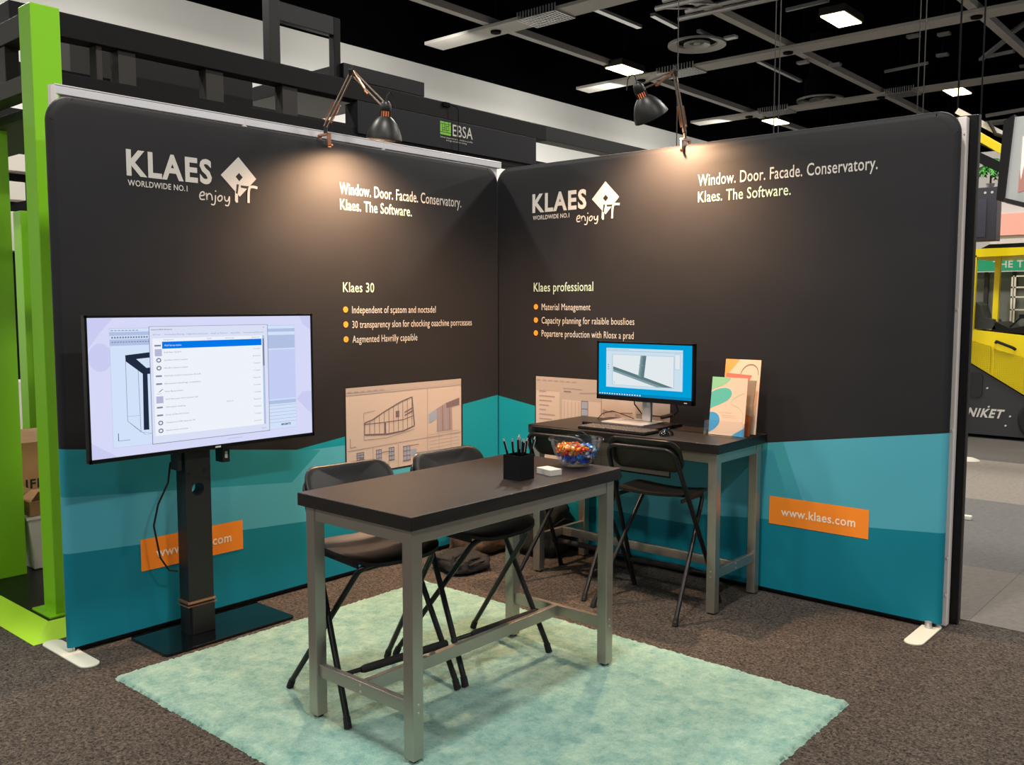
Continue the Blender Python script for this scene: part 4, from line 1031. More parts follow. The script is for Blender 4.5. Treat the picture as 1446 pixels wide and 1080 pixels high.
# dialog
p.rect(0.238, 0.060, 0.776, 0.934, S_gr, 7); p.rect(0.2405, 0.0645, 0.7735, 0.931, e_('dialog', (222, 228, 250)), 8)
p.rect(0.252, 0.12, 0.757, 0.845, S_wh, 9); p.rect(0.2909, 0.7664, 0.743, 0.8190, S_blue, 10)
p.rect(0.747, 0.12, 0.757, 0.845, S_bar, 10); p.rect(0.748, 0.60, 0.756, 0.82, S_gr, 11)
p.text('Selected BIAX Elements', 0.247, 0.335, 0.905, 0.010, S_dk, 9); p.text('x', 0.752, 0.758, 0.907, 0.010, S_dk, 9)
for u0, u1, s_ in ((0.254, 0.285, 'All lists'), (0.302, 0.386, 'Constructive Planning'), (0.396, 0.49, 'Single Views Advertised'), (0.505, 0.58, 'Length by Windows'), (0.595, 0.64, 'Assemblies'), (0.655, 0.755, 'Customised windows lines')): p.text(s_, u0, u1, 0.868, 0.009, S_gr, 9)
for u0, u1, s_ in ((0.297, 0.34, 'Designation'), (0.485, 0.505, 'Code'), (0.57, 0.61, 'Intensity'), (0.695, 0.735, 'Quantity')): p.text(s_, u0, u1, 0.829, 0.009, S_gr, 10)
p.text('Wall Series Italian', 0.300, 0.372, 0.785, 0.012, S_wh, 11)
rows = ['Distill Basic Standard', 'Steel Beam Section complete', 'Main Beam Sections complete', 'Field Select Surface Construction 42 Q 60', 'Elevated heading complete', 'Point Recipe Stevan', 'Well Fabrication Point Channel 240', 'Table panels modeling', 'Group set Bow Rail column', 'Transparent at STEEL placement 140', 'Reinforcement and slitter']
lens = [0.073, 0.10, 0.10, 0.155, 0.155, 0.078, 0.14, 0.085, 0.10, 0.125, 0.095]
for k, (s_, ln) in enumerate(zip(rows, lens)):
    v = 0.735 - 0.0585 * k; p.text(s_, 0.2975, 0.2975 + ln, v, 0.010, S_gr, 10); p.text(['1 Creaded', 'Entered', 'Created'][k % 3], 0.700, 0.734, v + 0.002, 0.009, S_gr, 10)
    if k in (0, 6): p.rect(0.2597, v - 0.022, 0.289, v + 0.030, S_lv, 10)
    elif k in (1, 2, 9, 10): p.ring([(0.275 + 0.011 * math.cos(t_), v + 0.006 + 0.018 * math.sin(t_)) for t_ in [PI * j / 5 for j in range(10)]], [(0.275 + 0.006 * math.cos(t_), v + 0.006 + 0.009 * math.sin(t_)) for t_ in [PI * j / 5 for j in range(10)]], S_gr, 10)
    elif k == 5: p.line([(0.263, v - 0.01), (0.283, v - 0.01)], 0.002, S_gr, 10); p.line([(0.272, v + 0.002), (0.288, v + 0.024)], 0.003, S_dk, 10)
    else: p.rect(0.261, v - 0.001, 0.286, v + 0.011, S_gr, 10)
p.rect(0.259, 0.785, 0.286, 0.797, S_gr, 10)
p.text('Comment 24', 0.568, 0.60, 0.33, 0.009, S_gr, 10)
p.text('Close', 0.735, 0.757, 0.085, 0.010, S_gr, 9)
p.line([(0.57, 0.035), (0.64, 0.035)], 0.002, S_gr, 3)
p.build('screen_picture', tv)
q = MB(); q.box(X0 + 0.003, -2.385, b0 + 0.003, X0 + 0.0036, -2.355, b0 + 0.011, M['print_white']); q.build('maker_mark', tv)

# ------------------------------------------------------------------ desk: dock, monitor, keyboard, mouse, brochures
q = MB(); q.box(0.985, -0.36, DZ, 1.50, -0.06, DZ + 0.018, M['satin_black']); tag(q.build('laptop', bevel=0.004, origin=(1.24, -0.21, DZ)), 'closed black laptop lying on the desk under the monitor', 'laptop')
ZB = DZ + 0.018
mo = thing('computer_monitor', 'black framed computer monitor showing a bright blue desktop', 'monitor', (1.30, -0.20, ZB))
q = MB(); q.prism(rrect(1.10, -0.33, 1.40, -0.10, 0.012, 4), lambda u, v, d: (u, v, d), ZB, ZB + 0.008, M['alu']); q.build('base_plate', mo, bevel=0.002)
q = MB(); q.box(1.285, -0.165, ZB + 0.008, 1.345, -0.14, 1.25, M['alu']); q.build('neck', mo, bevel=0.004)
m0, m1, n0, n1, YM = 1.005, 1.672, 1.055, 1.405, -0.235
q = MB(); q.box(m0, YM + 0.002, n0, m1, YM + 0.028, n1, M['satin_black']); q.box(m0 + 0.18, YM + 0.028, n0 + 0.08, m1 - 0.18, YM + 0.075, n1 - 0.08, M['black_plastic']); q.build('casing', mo, bevel=0.003)
q = MB()
for r_ in ((m0, n0, m1, n0 + 0.028), (m0, n1 - 0.012, m1, n1), (m0, n0, m0 + 0.013, n1), (m1 - 0.013, n0, m1, n1)): q.box(r_[0], YM - 0.003, r_[1], r_[2], YM + 0.004, r_[3], M['satin_black'])
q.build('bezel', mo, bevel=0.001)
q = MB(); q.box(m1 - 0.06, YM - 0.0036, n0 + 0.010, m1 - 0.04, YM - 0.003, n0 + 0.015, M['print_white']); q.build('power_mark', mo)
W2, H2 = m1 - m0 - 0.026, n1 - n0 - 0.040
p = Print(lambda u, v, d: (m0 + 0.013 + u * W2, YM + 0.001 - d, n0 + 0.028 + v * H2), 0.00012)
MS = 0.88
S_cy, S_mw, S_mi, S_mt, S_mt2, S_mt3 = e_('cyan', (0, 168, 228), MS), e_('mwin', (214, 236, 250), MS), e_('mpane', (238, 246, 250), MS), e_('teal1', (98, 128, 136), MS), e_('teal2', (136, 164, 168), MS), e_('teal3', (62, 88, 98), MS)
p.rect(0, 0, 1, 1, S_cy, 1); p.rect(0.085, 0.155, 0.906, 0.912, S_mw, 2); p.rect(0.160, 0.205, 0.817, 0.785, S_mi, 3)
p.rect(0.087, 0.855, 0.904, 0.866, e_('mbar', (178, 204, 226), MS), 3); p.rect(0.823, 0.55, 0.882, 0.835, e_('mside', (190, 214, 240), MS), 3); p.rect(0.828, 0.56, 0.877, 0.825, S_mi, 4)
for a, b in (((0.1554, 0.205), (0.1554, 0.79)), ((0.1554, 0.79), (0.817, 0.79)), ((0.817, 0.79), (0.817, 0.205)), ((0.1554, 0.205), (0.817, 0.205))): p.line([a, b], 0.003, S_mt2, 4)
p.poly([(0.1636, 0.5564), (0.50, 0.378), (0.806, 0.212), (0.720, 0.210), (0.1636, 0.50)], S_mt, 4); p.poly([(0.1636, 0.50), (0.720, 0.210), (0.637, 0.207), (0.1636, 0.46)], S_mt2, 4)
p.poly([(0.4662, 0.785), (0.495, 0.785), (0.470, 0.375), (0.4417, 0.3916)], S_mt2, 5); p.poly([(0.495, 0.785), (0.5276, 0.785), (0.503, 0.360), (0.470, 0.375)], S_mt, 5)
p.line([(0.50, 0.378), (0.806, 0.212)], 0.006, S_mt3, 6); p.line([(0.1636, 0.555), (0.44, 0.41)], 0.004, S_mt3, 6); p.line([(0.487, 0.785), (0.463, 0.385)], 0.004, S_mt3, 6)
p.line([(0.45, 0.60), (0.50, 0.60)], 0.012, S_mt2, 7)
p.line([(0.175, 0.27), (0.175, 0.235), (0.195, 0.235)], 0.003, S_mt, 4)
for k in range(3): p.rect(0.105, 0.50 + 0.04 * k, 0.115, 0.515 + 0.04 * k, S_mt, 4)
for k in range(12): p.rect(0.10 + 0.02 * k, 0.882, 0.112 + 0.02 * k, 0.890, S_mt2, 3)
p.rect(0, 0, 1, 0.052, e_('taskbar', (8, 140, 196), MS), 2)
for k in range(17): p.rect(0.008 + 0.028 * k, 0.014, 0.022 + 0.028 * k, 0.038, S_mi if k % 3 else S_mw, 3)
p.build('screen_picture', mo)
q = MB()
q.tube([(1.20, -0.13, 1.10), (1.19, -0.10, 1.02), (1.22, -0.07, 0.965), (1.29, -0.06, 0.955), (1.36, -0.06, 0.955)], 0.004, M['rubber'], 6)
q.tube([(1.36, -0.06, 0.955), (1.44, -0.06, 0.972), (1.47, -0.06, 1.0), (1.455, -0.08, 1.06), (1.42, -0.14, 1.12)], 0.005, M['rubber'], 6)
q.tube([(1.36, -0.07, 0.95), (1.44, -0.07, 0.972)], 0.012, M['rubber'], 8)
q.build('cable', mo, smooth=True)
q = MB(); q.tube([(0.975, -0.20, ZB - 0.012), (1.0, -0.17, 0.955), (1.06, -0.15, 0.975), (1.13, -0.13, 0.955), (1.20, -0.12, 0.935)], 0.0028, M['rubber'], 6)
tag(q.build('thin_cable', smooth=True, origin=(1.06, -0.15, DZ)), 'thin black cable looping beside the monitor base', 'cable')
kb = thing('keyboard', 'black keyboard lying on the desk in front of the monitor', 'keyboard', (1.315, -0.455, DZ))
q = MB(); q.box(1.085, -0.535, DZ, 1.545, -0.385, DZ + 0.014, M['satin_black']); q.build('body', kb, bevel=0.004)
kme = None; KM = mat('key_grey', (58, 54, 52), 0.4)
for r in range(6):
    for c in range(21):
        if r == 0 and 4 <= c <= 8:
            if c != 4: continue
            q = MB(); q.obox((1.098 + 0.0213 * 6, -0.525 + 0.0235 * r, DZ + 0.017), (0.100, 0.018, 0.006), KM); q.build('key', kb, bevel=0.0015, segs=1); continue
        cx, cy = 1.098 + 0.0217 * c, -0.523 + 0.0245 * r
        if kme is None:
            q = MB(); q.obox((0, 0, 0), (0.0175, 0.019, 0.006), KM); o = q.build('key', bevel=0.0015, segs=1); kme = o.data
        else: o = bpy.data.objects.new('key', kme); C.objects.link(o)
        o.parent = kb; o.location = Vector((cx, cy, DZ + 0.017)) - kb.location
ms = thing('computer_mouse', 'small black computer mouse to the right of the keyboard', 'mouse', (1.625, -0.44, DZ))
V = []; F = []; n, k2 = 20, 7
for i in range(k2 + 1):
    th = PI / 2 * i / k2
    for k in range(n):
        a = 2 * PI * k / n; V.append((1.625 + 0.032 * math.cos(a) * math.cos(th) ** 0.7, -0.44 + 0.055 * math.sin(a) * math.cos(th) ** 0.7, DZ + 0.034 * math.sin(th) * (1 - 0.18 * math.sin(a))))
F = [(i * n + k, i * n + (k + 1) % n, (i + 1) * n + (k + 1) % n, (i + 1) * n + k) for i in range(k2) for k in range(n)] + [tuple(reversed(range(n)))]
q = MB(); q.add(V, F, M['glass_black']); q.build('shell', ms, smooth=True)
q = MB(); q.tube([(1.622, -0.415, DZ + 0.031), (1.628, -0.415, DZ + 0.031)], 0.008, M['rubber'], 12); q.build('scroll_wheel', ms, smooth=True)

# brochure holder with two pockets
ACR = glass_mat('acrylic', (0.93, 0.97, 0.98), 0.03, 1.49)
bh = thing('brochure_holder', 'clear acrylic brochure holder standing on the right end of the desk', 'brochure holder', (1.89, -0.22, DZ))
def sheet(p0, ux, vx, th, m, name, parent):
    p0, ux, vx = Vector(p0), Vector(ux), Vector(vx); nn_ = ux.cross(vx).normalized() * th
    q = MB(); V = [p0, p0 + ux, p0 + ux + vx, p0 + vx]; V += [v + nn_ for v in V]
    q.add(V, [(0, 1, 2, 3), (7, 6, 5, 4), (0, 4, 5, 1), (1, 5, 6, 2), (2, 6, 7, 3), (3, 7, 4, 0)], m); return q.build(name, parent)
hx0, hx1 = 1.775, 2.000
sheet((hx0, -0.30, DZ + 0.001), (hx1 - hx0, 0, 0), (0, 0.17, 0), 0.003, ACR, 'base', bh)
sheet((hx0, -0.296, DZ + 0.004), (hx1 - hx0, 0, 0), (0, 0.012, 0.085), 0.003, ACR, 'front_pocket', bh)
sheet((hx0, -0.215, DZ + 0.004), (hx1 - hx0, 0, 0), (0, 0.035, 0.16), 0.003, ACR, 'middle_divider', bh)
sheet((hx0, -0.135, DZ + 0.004), (hx1 - hx0, 0, 0), (0, 0.06, 0.33), 0.003, ACR, 'back_plate', bh)
for x in (hx0 - 0.003, hx1 + 0.001):
    q = MB(); P = [(-0.30, DZ + 0.002), (-0.132, DZ + 0.002), (-0.095, 1.12), (-0.18, 1.06), (-0.215, 0.99), (-0.287, 0.985)]
    q.prism(P, lambda u, v, d: (x + d, u, v), 0.0, 0.0025, ACR); q.build('side_plate', bh)
def flat(n, c): return mat(n, c, 0.35)
PE, AQ, GN, BLU, SAL, ORG, BW = flat('bro_peach', (244, 204, 176)), flat('bro_teal', (98, 190, 170)), flat('bro_green', (150, 208, 160)), flat('bro_blue', (74, 160, 208)), flat('bro_salmon', (246, 120, 100)), flat('bro_orange', (248, 170, 90)), flat('bro_text', (150, 130, 110))
def brochure(p0, vx, lab, kind, x1=0.212):
    p0, vx = Vector(p0), Vector(vx); ux = Vector((x1, 0, 0)); nrm = ux.cross(vx).normalized()
    q = MB(); V = [p0, p0 + ux, p0 + ux + vx, p0 + vx]; V += [v - nrm * 0.004 for v in V]
    q.add(V, [(0, 1, 2, 3), (7, 6, 5, 4), (0, 4, 5, 1), (1, 5, 6, 2), (2, 6, 7, 3), (3, 7, 4, 0)], PE if kind != 2 else BW)
    t = thing('brochure', lab, 'brochure', p0); q.build('booklet', t)
    p = Print(lambda u, v, d: p0 + ux * u + vx * v + nrm * d, 0.0003)
    def curve(c0, n=14): # bezier
        return [tuple((1 - s) ** 3 * c0[0][a] + 3 * (1 - s) ** 2 * s * c0[1][a] + 3 * (1 - s) * s * s * c0[2][a] + s ** 3 * c0[3][a] for a in (0, 1)) for s in [k / n for k in range(n + 1)]]
    if kind == 0:
        p.poly([(0, 1)] + curve([(0.53, 1), (0.40, 0.82), (0.15, 0.86), (0, 0.75)]), GN, 1)
        p.poly([(0, 0.72)] + curve([(0.0, 0.73), (0.25, 0.84), (0.62, 0.86), (0.58, 0.70)]) + curve([(0.58, 0.70), (0.50, 0.55), (0.15, 0.52), (0, 0.44)]), AQ, 1)
        p.poly([(0, 0.375)] + curve([(0.0, 0.38), (0.20, 0.42), (0.36, 0.30), (0.27, 0.18)]) + curve([(0.27, 0.18), (0.18, 0.08), (0.08, 0.07), (0, 0.03)]), BLU, 1)
        p.poly([(1, 0), (0.66, 0)] + curve([(0.66, 0), (0.75, 0.06), (0.9, 0.10), (1, 0.16)]), BLU, 1)
        p.line(curve([(0.95, 0.75), (0.6, 0.66), (0.5, 0.55), (0.62, 0.53)]), 0.008, GN, 2); p.line(curve([(0.62, 0.53), (0.9, 0.50), (1.0, 0.38), (0.92, 0.22)]), 0.008, GN, 2)
        p.text('your projects', 0.30, 0.62, 0.385, 0.016, BW, 2)
        for k in range(2): p.line([(0.35, 0.34 - 0.03 * k), (0.75, 0.34 - 0.03 * k)], 0.003, BW, 2)
    elif kind == 1:
        p.poly([(0, 1)] + curve([(0.40, 1), (0.25, 0.88), (0.10, 0.82), (0, 0.72)]), ORG, 1)
        p.poly([(0.02, 0.60), (0.05, 0.81), (0.78, 0.79), (0.60, 0.60)], SAL, 2)
        p.line(curve([(0.45, 0.80), (0.55, 0.98), (0.95, 0.98), (0.95, 0.80)]), 0.02, BW, 1); p.line(curve([(0.95, 0.80), (0.95, 0.60), (0.7, 0.55), (0.5, 0.50)]), 0.012, GN, 1)
    else:
        p.poly([(0, 0), (1, 0), (1, 0.35), (0, 0.5)], flat('bro_rust', (170, 84, 34)), 1)
    p.build('cover_print', t)
brochure((1.782, -0.262, DZ + 0.006), (0, 0.040, 0.315), 'brochure in front pocket, teal green and blue shapes on peach', 0)
brochure((1.80, -0.158, DZ + 0.010), (0.0, 0.052, 0.405), 'taller brochure behind, coral and orange shapes on peach', 1)
brochure((1.81, -0.205, DZ + 0.006), (0.012, 0.045, 0.30), 'rust and grey brochure wedged between the front and the back one', 2, 0.190)

# ------------------------------------------------------------------ on the high table
ph = thing('pen_holder', 'square black pen cup on the near edge of the high table', 'pen holder', (1.835, -1.935, TZ))
q = MB(); cx, cy, s_ = 1.828, -1.925, 0.045; h = 0.102; tk = 0.003
for (a, b, c_, d_) in ((cx - s_, cy - s_, cx + s_, cy - s_ + tk), (cx - s_, cy + s_ - tk, cx + s_, cy + s_), (cx - s_, cy - s_ + tk, cx - s_ + tk, cy + s_ - tk), (cx + s_ - tk, cy - s_ + tk, cx + s_, cy + s_ - tk)): q.box(a, b, TZ, c_, d_, TZ + h, M['satin_black'])
q.box(cx - s_ + tk, cy - s_ + tk, TZ, cx + s_ - tk, cy + s_ - tk, TZ + 0.004, M['satin_black']); q.build('cup', ph)
PC = [(-0.034, -0.030, -0.055, -0.028), (-0.012, -0.028, -0.010, -0.028), (0.0, 0.006, -0.004, 0.010), (0.014, -0.012, 0.010, -0.016), (0.006, 0.024, 0.006, 0.018), (0.022, 0.006, 0.026, 0.022), (0.030, 0.028, 0.040, 0.052), (-0.022, 0.02, -0.03, 0.038), (0.032, -0.02, 0.03, 0.0)]
for k, (a, b, c_, d_) in enumerate(PC):
    p0 = Vector((cx + a * 0.5, cy + b * 0.5, TZ + 0.006)); p1 = Vector((cx + c_ * 1.05, cy + d_ * 1.05, TZ + 0.165 + 0.004 * (k % 4)))
    d = (p1 - p0).normalized()
    t = thing('ballpoint_pen', 'slim black ballpoint pen with silver tip standing in the square cup', 'pen', p0, 'pens in the black cup')
    q = MB(); q.tube([p0, p0 + d * 0.01, p1 - d * 0.012], [0.002, 0.0045, 0.0048], M['satin_black'], 10); q.build('barrel', t, smooth=True)
    q = MB(); q.tube([p1 - d * 0.012, p1], [0.0035, 0.0030], M['alu'], 8); q.build('button', t, smooth=True)
    q = MB(); q.bar(p1 - d * 0.05 + Vector((0.0062, 0, 0)), p1 - d * 0.012 + Vector((0.0062, 0, 0)), 0.003, 0.0015, M['alu']); q.build('clip', t)
# business cards in a low block
q = MB()
for k in range(2):
    q.obox((1.856 - 0.024 + 0.048 * k, -1.755 - 0.004 + 0.0 * k - 0.0125 * k + 0.006, TZ + 0.0125), (0.047, 0.062, 0.025), M['print_white'], (0, 0, math.radians(-12)))
tag(q.build('card_stack', bevel=0.001, origin=(1.86, -1.76, TZ)), 'small white block of cards between pen cup and glass bowl', 'cards')
# glass bowl
GLS = glass_mat('bowl_glass', (0.90, 0.94, 0.97), 0.02, 1.6)
bx_, by_ = 1.825, -1.530
bo = thing('glass_bowl', 'clear glass bowl with wide rim on the far end of the high table', 'bowl', (bx_, by_, TZ))
prof = [(0.0, 0.0015), (0.050, 0.0015), (0.056, 0.004), (0.075, 0.022), (0.096, 0.055), (0.108, 0.090), (0.113, 0.112), (0.122, 0.118), (0.124, 0.123), (0.120, 0.126), (0.110, 0.1245), (0.105, 0.090), (0.092, 0.057), (0.071, 0.026), (0.052, 0.009), (0.0, 0.007)]
q = MB(); q.lathe(prof, GLS, 56, (bx_, by_, TZ)); q.build('glass', bo, smooth=True, doubles=True)
# wrapped sweets
cols = {'blue': (24, 96, 214), 'blue2': (50, 140, 235), 'orange': (240, 120, 40), 'red': (210, 50, 46), 'silver': (196, 206, 220), 'gold': (220, 160, 70), 'brown': (90, 44, 30)}
CM = {k: mat('sweet_' + k, c, 0.25, 0.35) for k, c in cols.items()}
def sweet_mesh(m, name):
    q = MB(); q.lathe([(0.002, -0.017), (0.0095, -0.019), (0.003, -0.012), (0.008, -0.009), (0.0095, 0.0), (0.008, 0.009), (0.003, 0.012), (0.0095, 0.019), (0.002, 0.017)], m, 7, (0, 0, 0), (1, 0, 0))
    o = q.build(name); return o
def twist_mesh(m, name): return sweet_mesh(m, name)
protos = {}
pts = []
tries = 0
while len(pts) < 175 and tries < 60000:
    tries += 1
    z = random.uniform(0.020, 0.086); rm = 0.048 + (z - 0.01) * 0.78 if z < 0.055 else 0.080 + (z - 0.055) * 0.32
    rm = min(rm + 0.004, 0.099) - 0.0135
    a = random.uniform(0, 2 * PI); r = rm * math.sqrt(random.random())
    P_ = Vector((r * math.cos(a), r * math.sin(a), z))
    if all((P_ - o_).length > 0.0150 for o_ in pts): pts.append(P_)
for P_ in pts:
    if P_.z < 0.055: c = random.choices(['blue', 'blue2', 'red', 'silver'], [10, 7, 1, 1.5])[0]
    else:
        wgt = [0.5, 1, 8, 1, 1.5, 6, 3] if P_.x + P_.y < 0.03 else [1, 2, 4, 3, 4, 3, 5]
        c = random.choices(['blue', 'blue2', 'orange', 'red', 'silver', 'gold', 'brown'], wgt)[0]
    word = {'blue': 'dark blue', 'blue2': 'light blue', 'orange': 'orange', 'red': 'red', 'silver': 'silver', 'gold': 'golden', 'brown': 'brown'}[c]
    if c not in protos:
        o = sweet_mesh(CM[c], 'wrapped_sweet'); protos[c] = o
    else: o = protos[c].copy(); C.objects.link(o)
    o.location = Vector((bx_, by_, TZ + 0.004)) + P_; o.rotation_euler = (random.uniform(-0.5, 0.5), random.uniform(-0.6, 0.6), random.uniform(0, 6.28))
    tag(o, 'twist-wrapped sweet in %s foil inside the glass bowl' % word, 'sweet', '%s foil sweets in the glass bowl' % word)

# ------------------------------------------------------------------ bags beneath the desk by the corner
def blob_bag(name, label, cx, cy, sx, sy, sz, m, seed, rough=0.16, rot=0):
    rnd = random.Random(seed); t = thing(name, label, 'bag', (cx, cy, 0))
    bm = bmesh.new(); bmesh.ops.create_icosphere(bm, subdivisions=4, radius=1)
    from mathutils import noise
    for v in bm.verts:
        p_ = v.co.copy(); n_ = noise.noise(p_ * 1.6 + Vector((seed, 0, 0))) * rough + noise.noise(p_ * 4 + Vector((0, seed, 0))) * rough * 0.5 + noise.noise(p_ * 9) * rough * 0.2
        e = 0.62
        q_ = Vector([abs(c_) ** e * (1 if c_ > 0 else -1) for c_ in p_]); q_ *= 1 + n_
        v.co = (q_.x * sx, q_.y * sy, max(-sz * 0.92, q_.z * sz) + sz * 0.92)
    bmesh.ops.rotate(bm, verts=bm.verts, matrix=Matrix.Rotation(rot, 3, 'Z'))
    me = bpy.data.meshes.new('bag_body'); bm.to_mesh(me); bm.free(); me.materials.append(m)
    for pl in me.polygons: pl.use_smooth = True
    o = bpy.data.objects.new('bag_body', me); C.objects.link(o); o.parent = t
    q = MB(); q.tube([(cx + sx * 0.3, cy - sy * 0.9, sz * 1.2), (cx + sx * 0.3, cy - sy * 0.8, sz * 1.9), (cx + sx * 0.1, cy, sz * 2.05), (cx, cy + sy * 0.5, sz * 1.8)], 0.012, M['rubber'], 8); q.build('strap', t, smooth=True)
    q = MB(); q.tube([(cx + sx * 0.95, cy - sy * 0.6, sz * 1.2), (cx + sx * 1.0, cy, sz * 1.35), (cx + sx * 0.92, cy + sy * 0.6, sz * 1.2)], 0.005, M['beam_grey'], 6); q.build('zip', t, smooth=True)
blob_bag('backpack', 'black backpack slumped on the floor under the left end of the desk', 0.52, -0.17, 0.19, 0.15, 0.185, M['bag_black'], 3)
blob_bag('duffel_bag', 'brown and black soft bag on the floor against the left fabric wall', 0.22, -0.40, 0.14, 0.24, 0.155, M['bag_brown'], 8, 0.28)
blob_bag('shoulder_bag', 'flat black shoulder bag lying in front of the brown bag', 0.40, -0.80, 0.15, 0.14, 0.055, M['bag_black'], 5, 0.2)

# ------------------------------------------------------------------ right background
mc = thing('yellow_machine', 'yellow and dark grey compact loader standing far behind the right wall', 'machine', (1.8, 8.0, 0))
YF = 7.33
def fr(u, v, d): return (u, YF + d, v)
q = MB(); q.prism([(0.0, 0.05), (2.3, 0.05), (2.3, 0.20), (2.1, 0.36), (1.77, 0.535), (1.12, 0.925), (0.47, 1.325), (0.0, 1.325)], fr, 0.02, 1.3, M['machine_dark']); q.build('lower_body', mc)
q = MB(); q.prism([(0.47, 1.345), (1.12, 0.945), (1.77, 0.555), (2.3, 0.25), (2.5, 0.9), (1.74, 1.26), (1.10, 1.33)], fr, 0.0, 1.3, M['yellow']); q.build('upper_body', mc)
q = MB(); q.prism([(1.10, 1.21), (1.384, 1.125), (1.384, 0.80), (1.10, 0.965)], fr, -0.006, 0.0, M['mesh_dark']); q.build('grille', mc)
q = MB(); q.prism([(1.416, 1.095), (1.90, 0.96), (1.90, 0.52), (1.72, 0.61), (1.416, 0.785)], fr, -0.006, 0.0, M['mesh_dark']); q.build('grille', mc)
q = MB()
for k in range(15):
    x = 1.11 + 0.02 * k
    if x < 1.384: q.bar((x, YF - 0.012, 1.21 - (x - 1.1) * 0.30), (x, YF - 0.012, 0.965 - (x - 1.1) * 0.58), 0.009, 0.009, M['yellow'])
for k in range(24):
    x = 1.42 + 0.02 * k
    q.bar((x, YF - 0.012, 1.095 - (x - 1.416) * 0.28), (x, YF - 0.012, 0.785 - (x - 1.416) * 0.56), 0.009, 0.009, M['yellow'])
for k in range(34):
    z = 0.50 + 0.022 * k; xa = 1.10 if z > 0.965 else 1.10 + (0.965 - z) / 0.58; xb = min(1.90, 1.416 + (1.095 - z) / 0.28) if z < 1.095 else 1.10 + (1.21 - z) / 0.30
    if xb > xa + 0.02: q.bar((xa, YF - 0.014, z), (xb, YF - 0.014, z), 0.009, 0.009, M['yellow'])
o = q.build('grille_bars', mc); o['kind'] = 'stuff'
q = MB(); q.tube([(1.436, YF - 0.02, 1.175), (1.45, YF - 0.06, 1.19), (1.63, YF - 0.06, 1.12), (1.645, YF - 0.02, 1.10)], 0.018, M['rubber'], 8); q.build('handle', mc, smooth=True)
q = MB(); q.prism(rrect(0.9, 0.50, 1.30, 0.80, 0.05, 4), fr, 0.005, 0.02, M['mesh_dark']); q.build('side_window', mc)
p = Print(lambda u, v, d: (u + (v - 0.27) * 0.3, YF + 0.018 - d, v), 0.002); p.text('ONIKET', 1.02, 1.53, 0.265, 0.10, M['print_white'], 2, 0.035)
for x, z in ((1.343, 0.395), (1.61, 0.295), (1.60, 0.18), (1.722, 0.524), (1.25, 0.62), (1.14, 0.65)): p.disc(x, z, 0.012, M['print_white'], 2, 8)
p.build('lettering', mc)
q = MB(); q.lathe([(0.0, 0), (0.12, 0.0), (0.24, 0.0), (0.27, 0.03), (0.27, 0.22), (0.2, 0.25)], M['rubber'], 24, (1.97, YF - 0.03, 0.272), (0, 1, 0)); q.build('wheel', mc, smooth=True)
q = MB(); q.lathe([(0.0, 0), (0.13, 0.0), (0.13, 0.02)], M['yellow'], 16, (1.97, YF - 0.05, 0.272), (0, 1, 0)); q.build('wheel_hub', mc)
q = MB(); q.prism([(1.04, 2.20), (1.14, 2.30), (2.4, 2.30), (2.4, 2.22), (1.16, 2.20)], fr, 0.0, 1.1, M['yellow']); q.build('cab_roof', mc)
q = MB(); q.prism([(1.2, 2.30), (2.4, 2.30), (2.4, 2.36), (1.3, 2.35)], fr, 0.05, 1.0, M['satin_black']); q.build('roof_cap', mc)
for (xa, xb, xc, xd, dy) in ((1.07, 1.17, 1.19, 1.09, 0), (1.315, 1.375, 1.395, 1.335, 0.25)):
    q = MB(); q.prism([(xa, 1.33), (xb, 1.33), (xb + 0.01, 2.22), (xa + 0.01, 2.22)], fr, dy, dy + 0.06, M['yellow']); q.build('cab_post', mc)
q = MB(); q.prism([(1.16, 1.33), (1.40, 1.33), (1.36, 1.45), (1.26, 1.47), (1.21, 1.62), (1.16, 1.66)], fr, 0.1, 0.5, M['machine_dark']); q.build('seat', mc)
q = MB(); q.prism([(1.34, 1.30), (1.9, 1.28), (1.9, 1.42), (1.55, 1.34), (1.40, 1.42)], fr, 0.1, 0.8, M['satin_black']); q.build('dashboard', mc)
q = MB(); q.tube([(1.50, YF + 0.3, 1.35), (1.62, YF + 0.3, 1.47), (1.65, YF + 0.3, 1.48)], 0.012, M['rubber'], 6); q.obox((1.66, YF + 0.3, 1.485), (0.10, 0.06, 0.05), M['satin_black']); q.build('control_lever', mc)
# booth behind the machine
b_ = thing('far_booth', 'grey booth with a green lettered banner behind the yellow machine', 'booth', (1.2, 9.6, 0))
q = MB(); q.box(-1.0, 9.3, 0, 4, 9.4, 2.08, M['grey_wall']); q.build('back_wall', b_)
q = MB(); q.box(-1.0, 9.05, 2.09, 4, 9.15, 2.40, M['banner_green']); q.build('banner', b_)
p = Print(lambda u, v, d: (u, 9.049 - d, v), 0.002); p.text('THE TIMBER GROUP', 0.95, 2.2, 2.13, 0.09, M['print_white'], 1, 0.02); p.build('lettering', b_)
for k in range(6):
    q = MB(); q.box(-0.6 + 0.35 * k, 9.25, 0.3, -0.55 + 0.35 * k, 9.30, 2.08, M['beam_grey']); q.build('batten', b_)
wf = thing('window_frame_display', 'white muntin window frame displayed behind the machine cab', 'window frame', (1.4, 9.0, 1.3))
for x in (1.20, 1.235, 1.6): 
    q = MB(); q.box(x, 8.98, 1.25, x + 0.022, 9.0, 2.02, M['white_plastic']); q.build('stile', wf)
for z in (1.55, 1.72, 1.85, 2.0):
    q = MB(); q.box(1.20, 8.98, z, 1.62, 9.0, z + 0.02, M['white_plastic']); q.build('muntin', wf)
q = MB(); q.box(-3.0, 13.0, 0, 6, 13.2, 4.3, M['panel_white']); tag(q.build('display_partition', origin=(1, 13, 0)), 'tall white partition far behind the fern and the screens', 'partition')
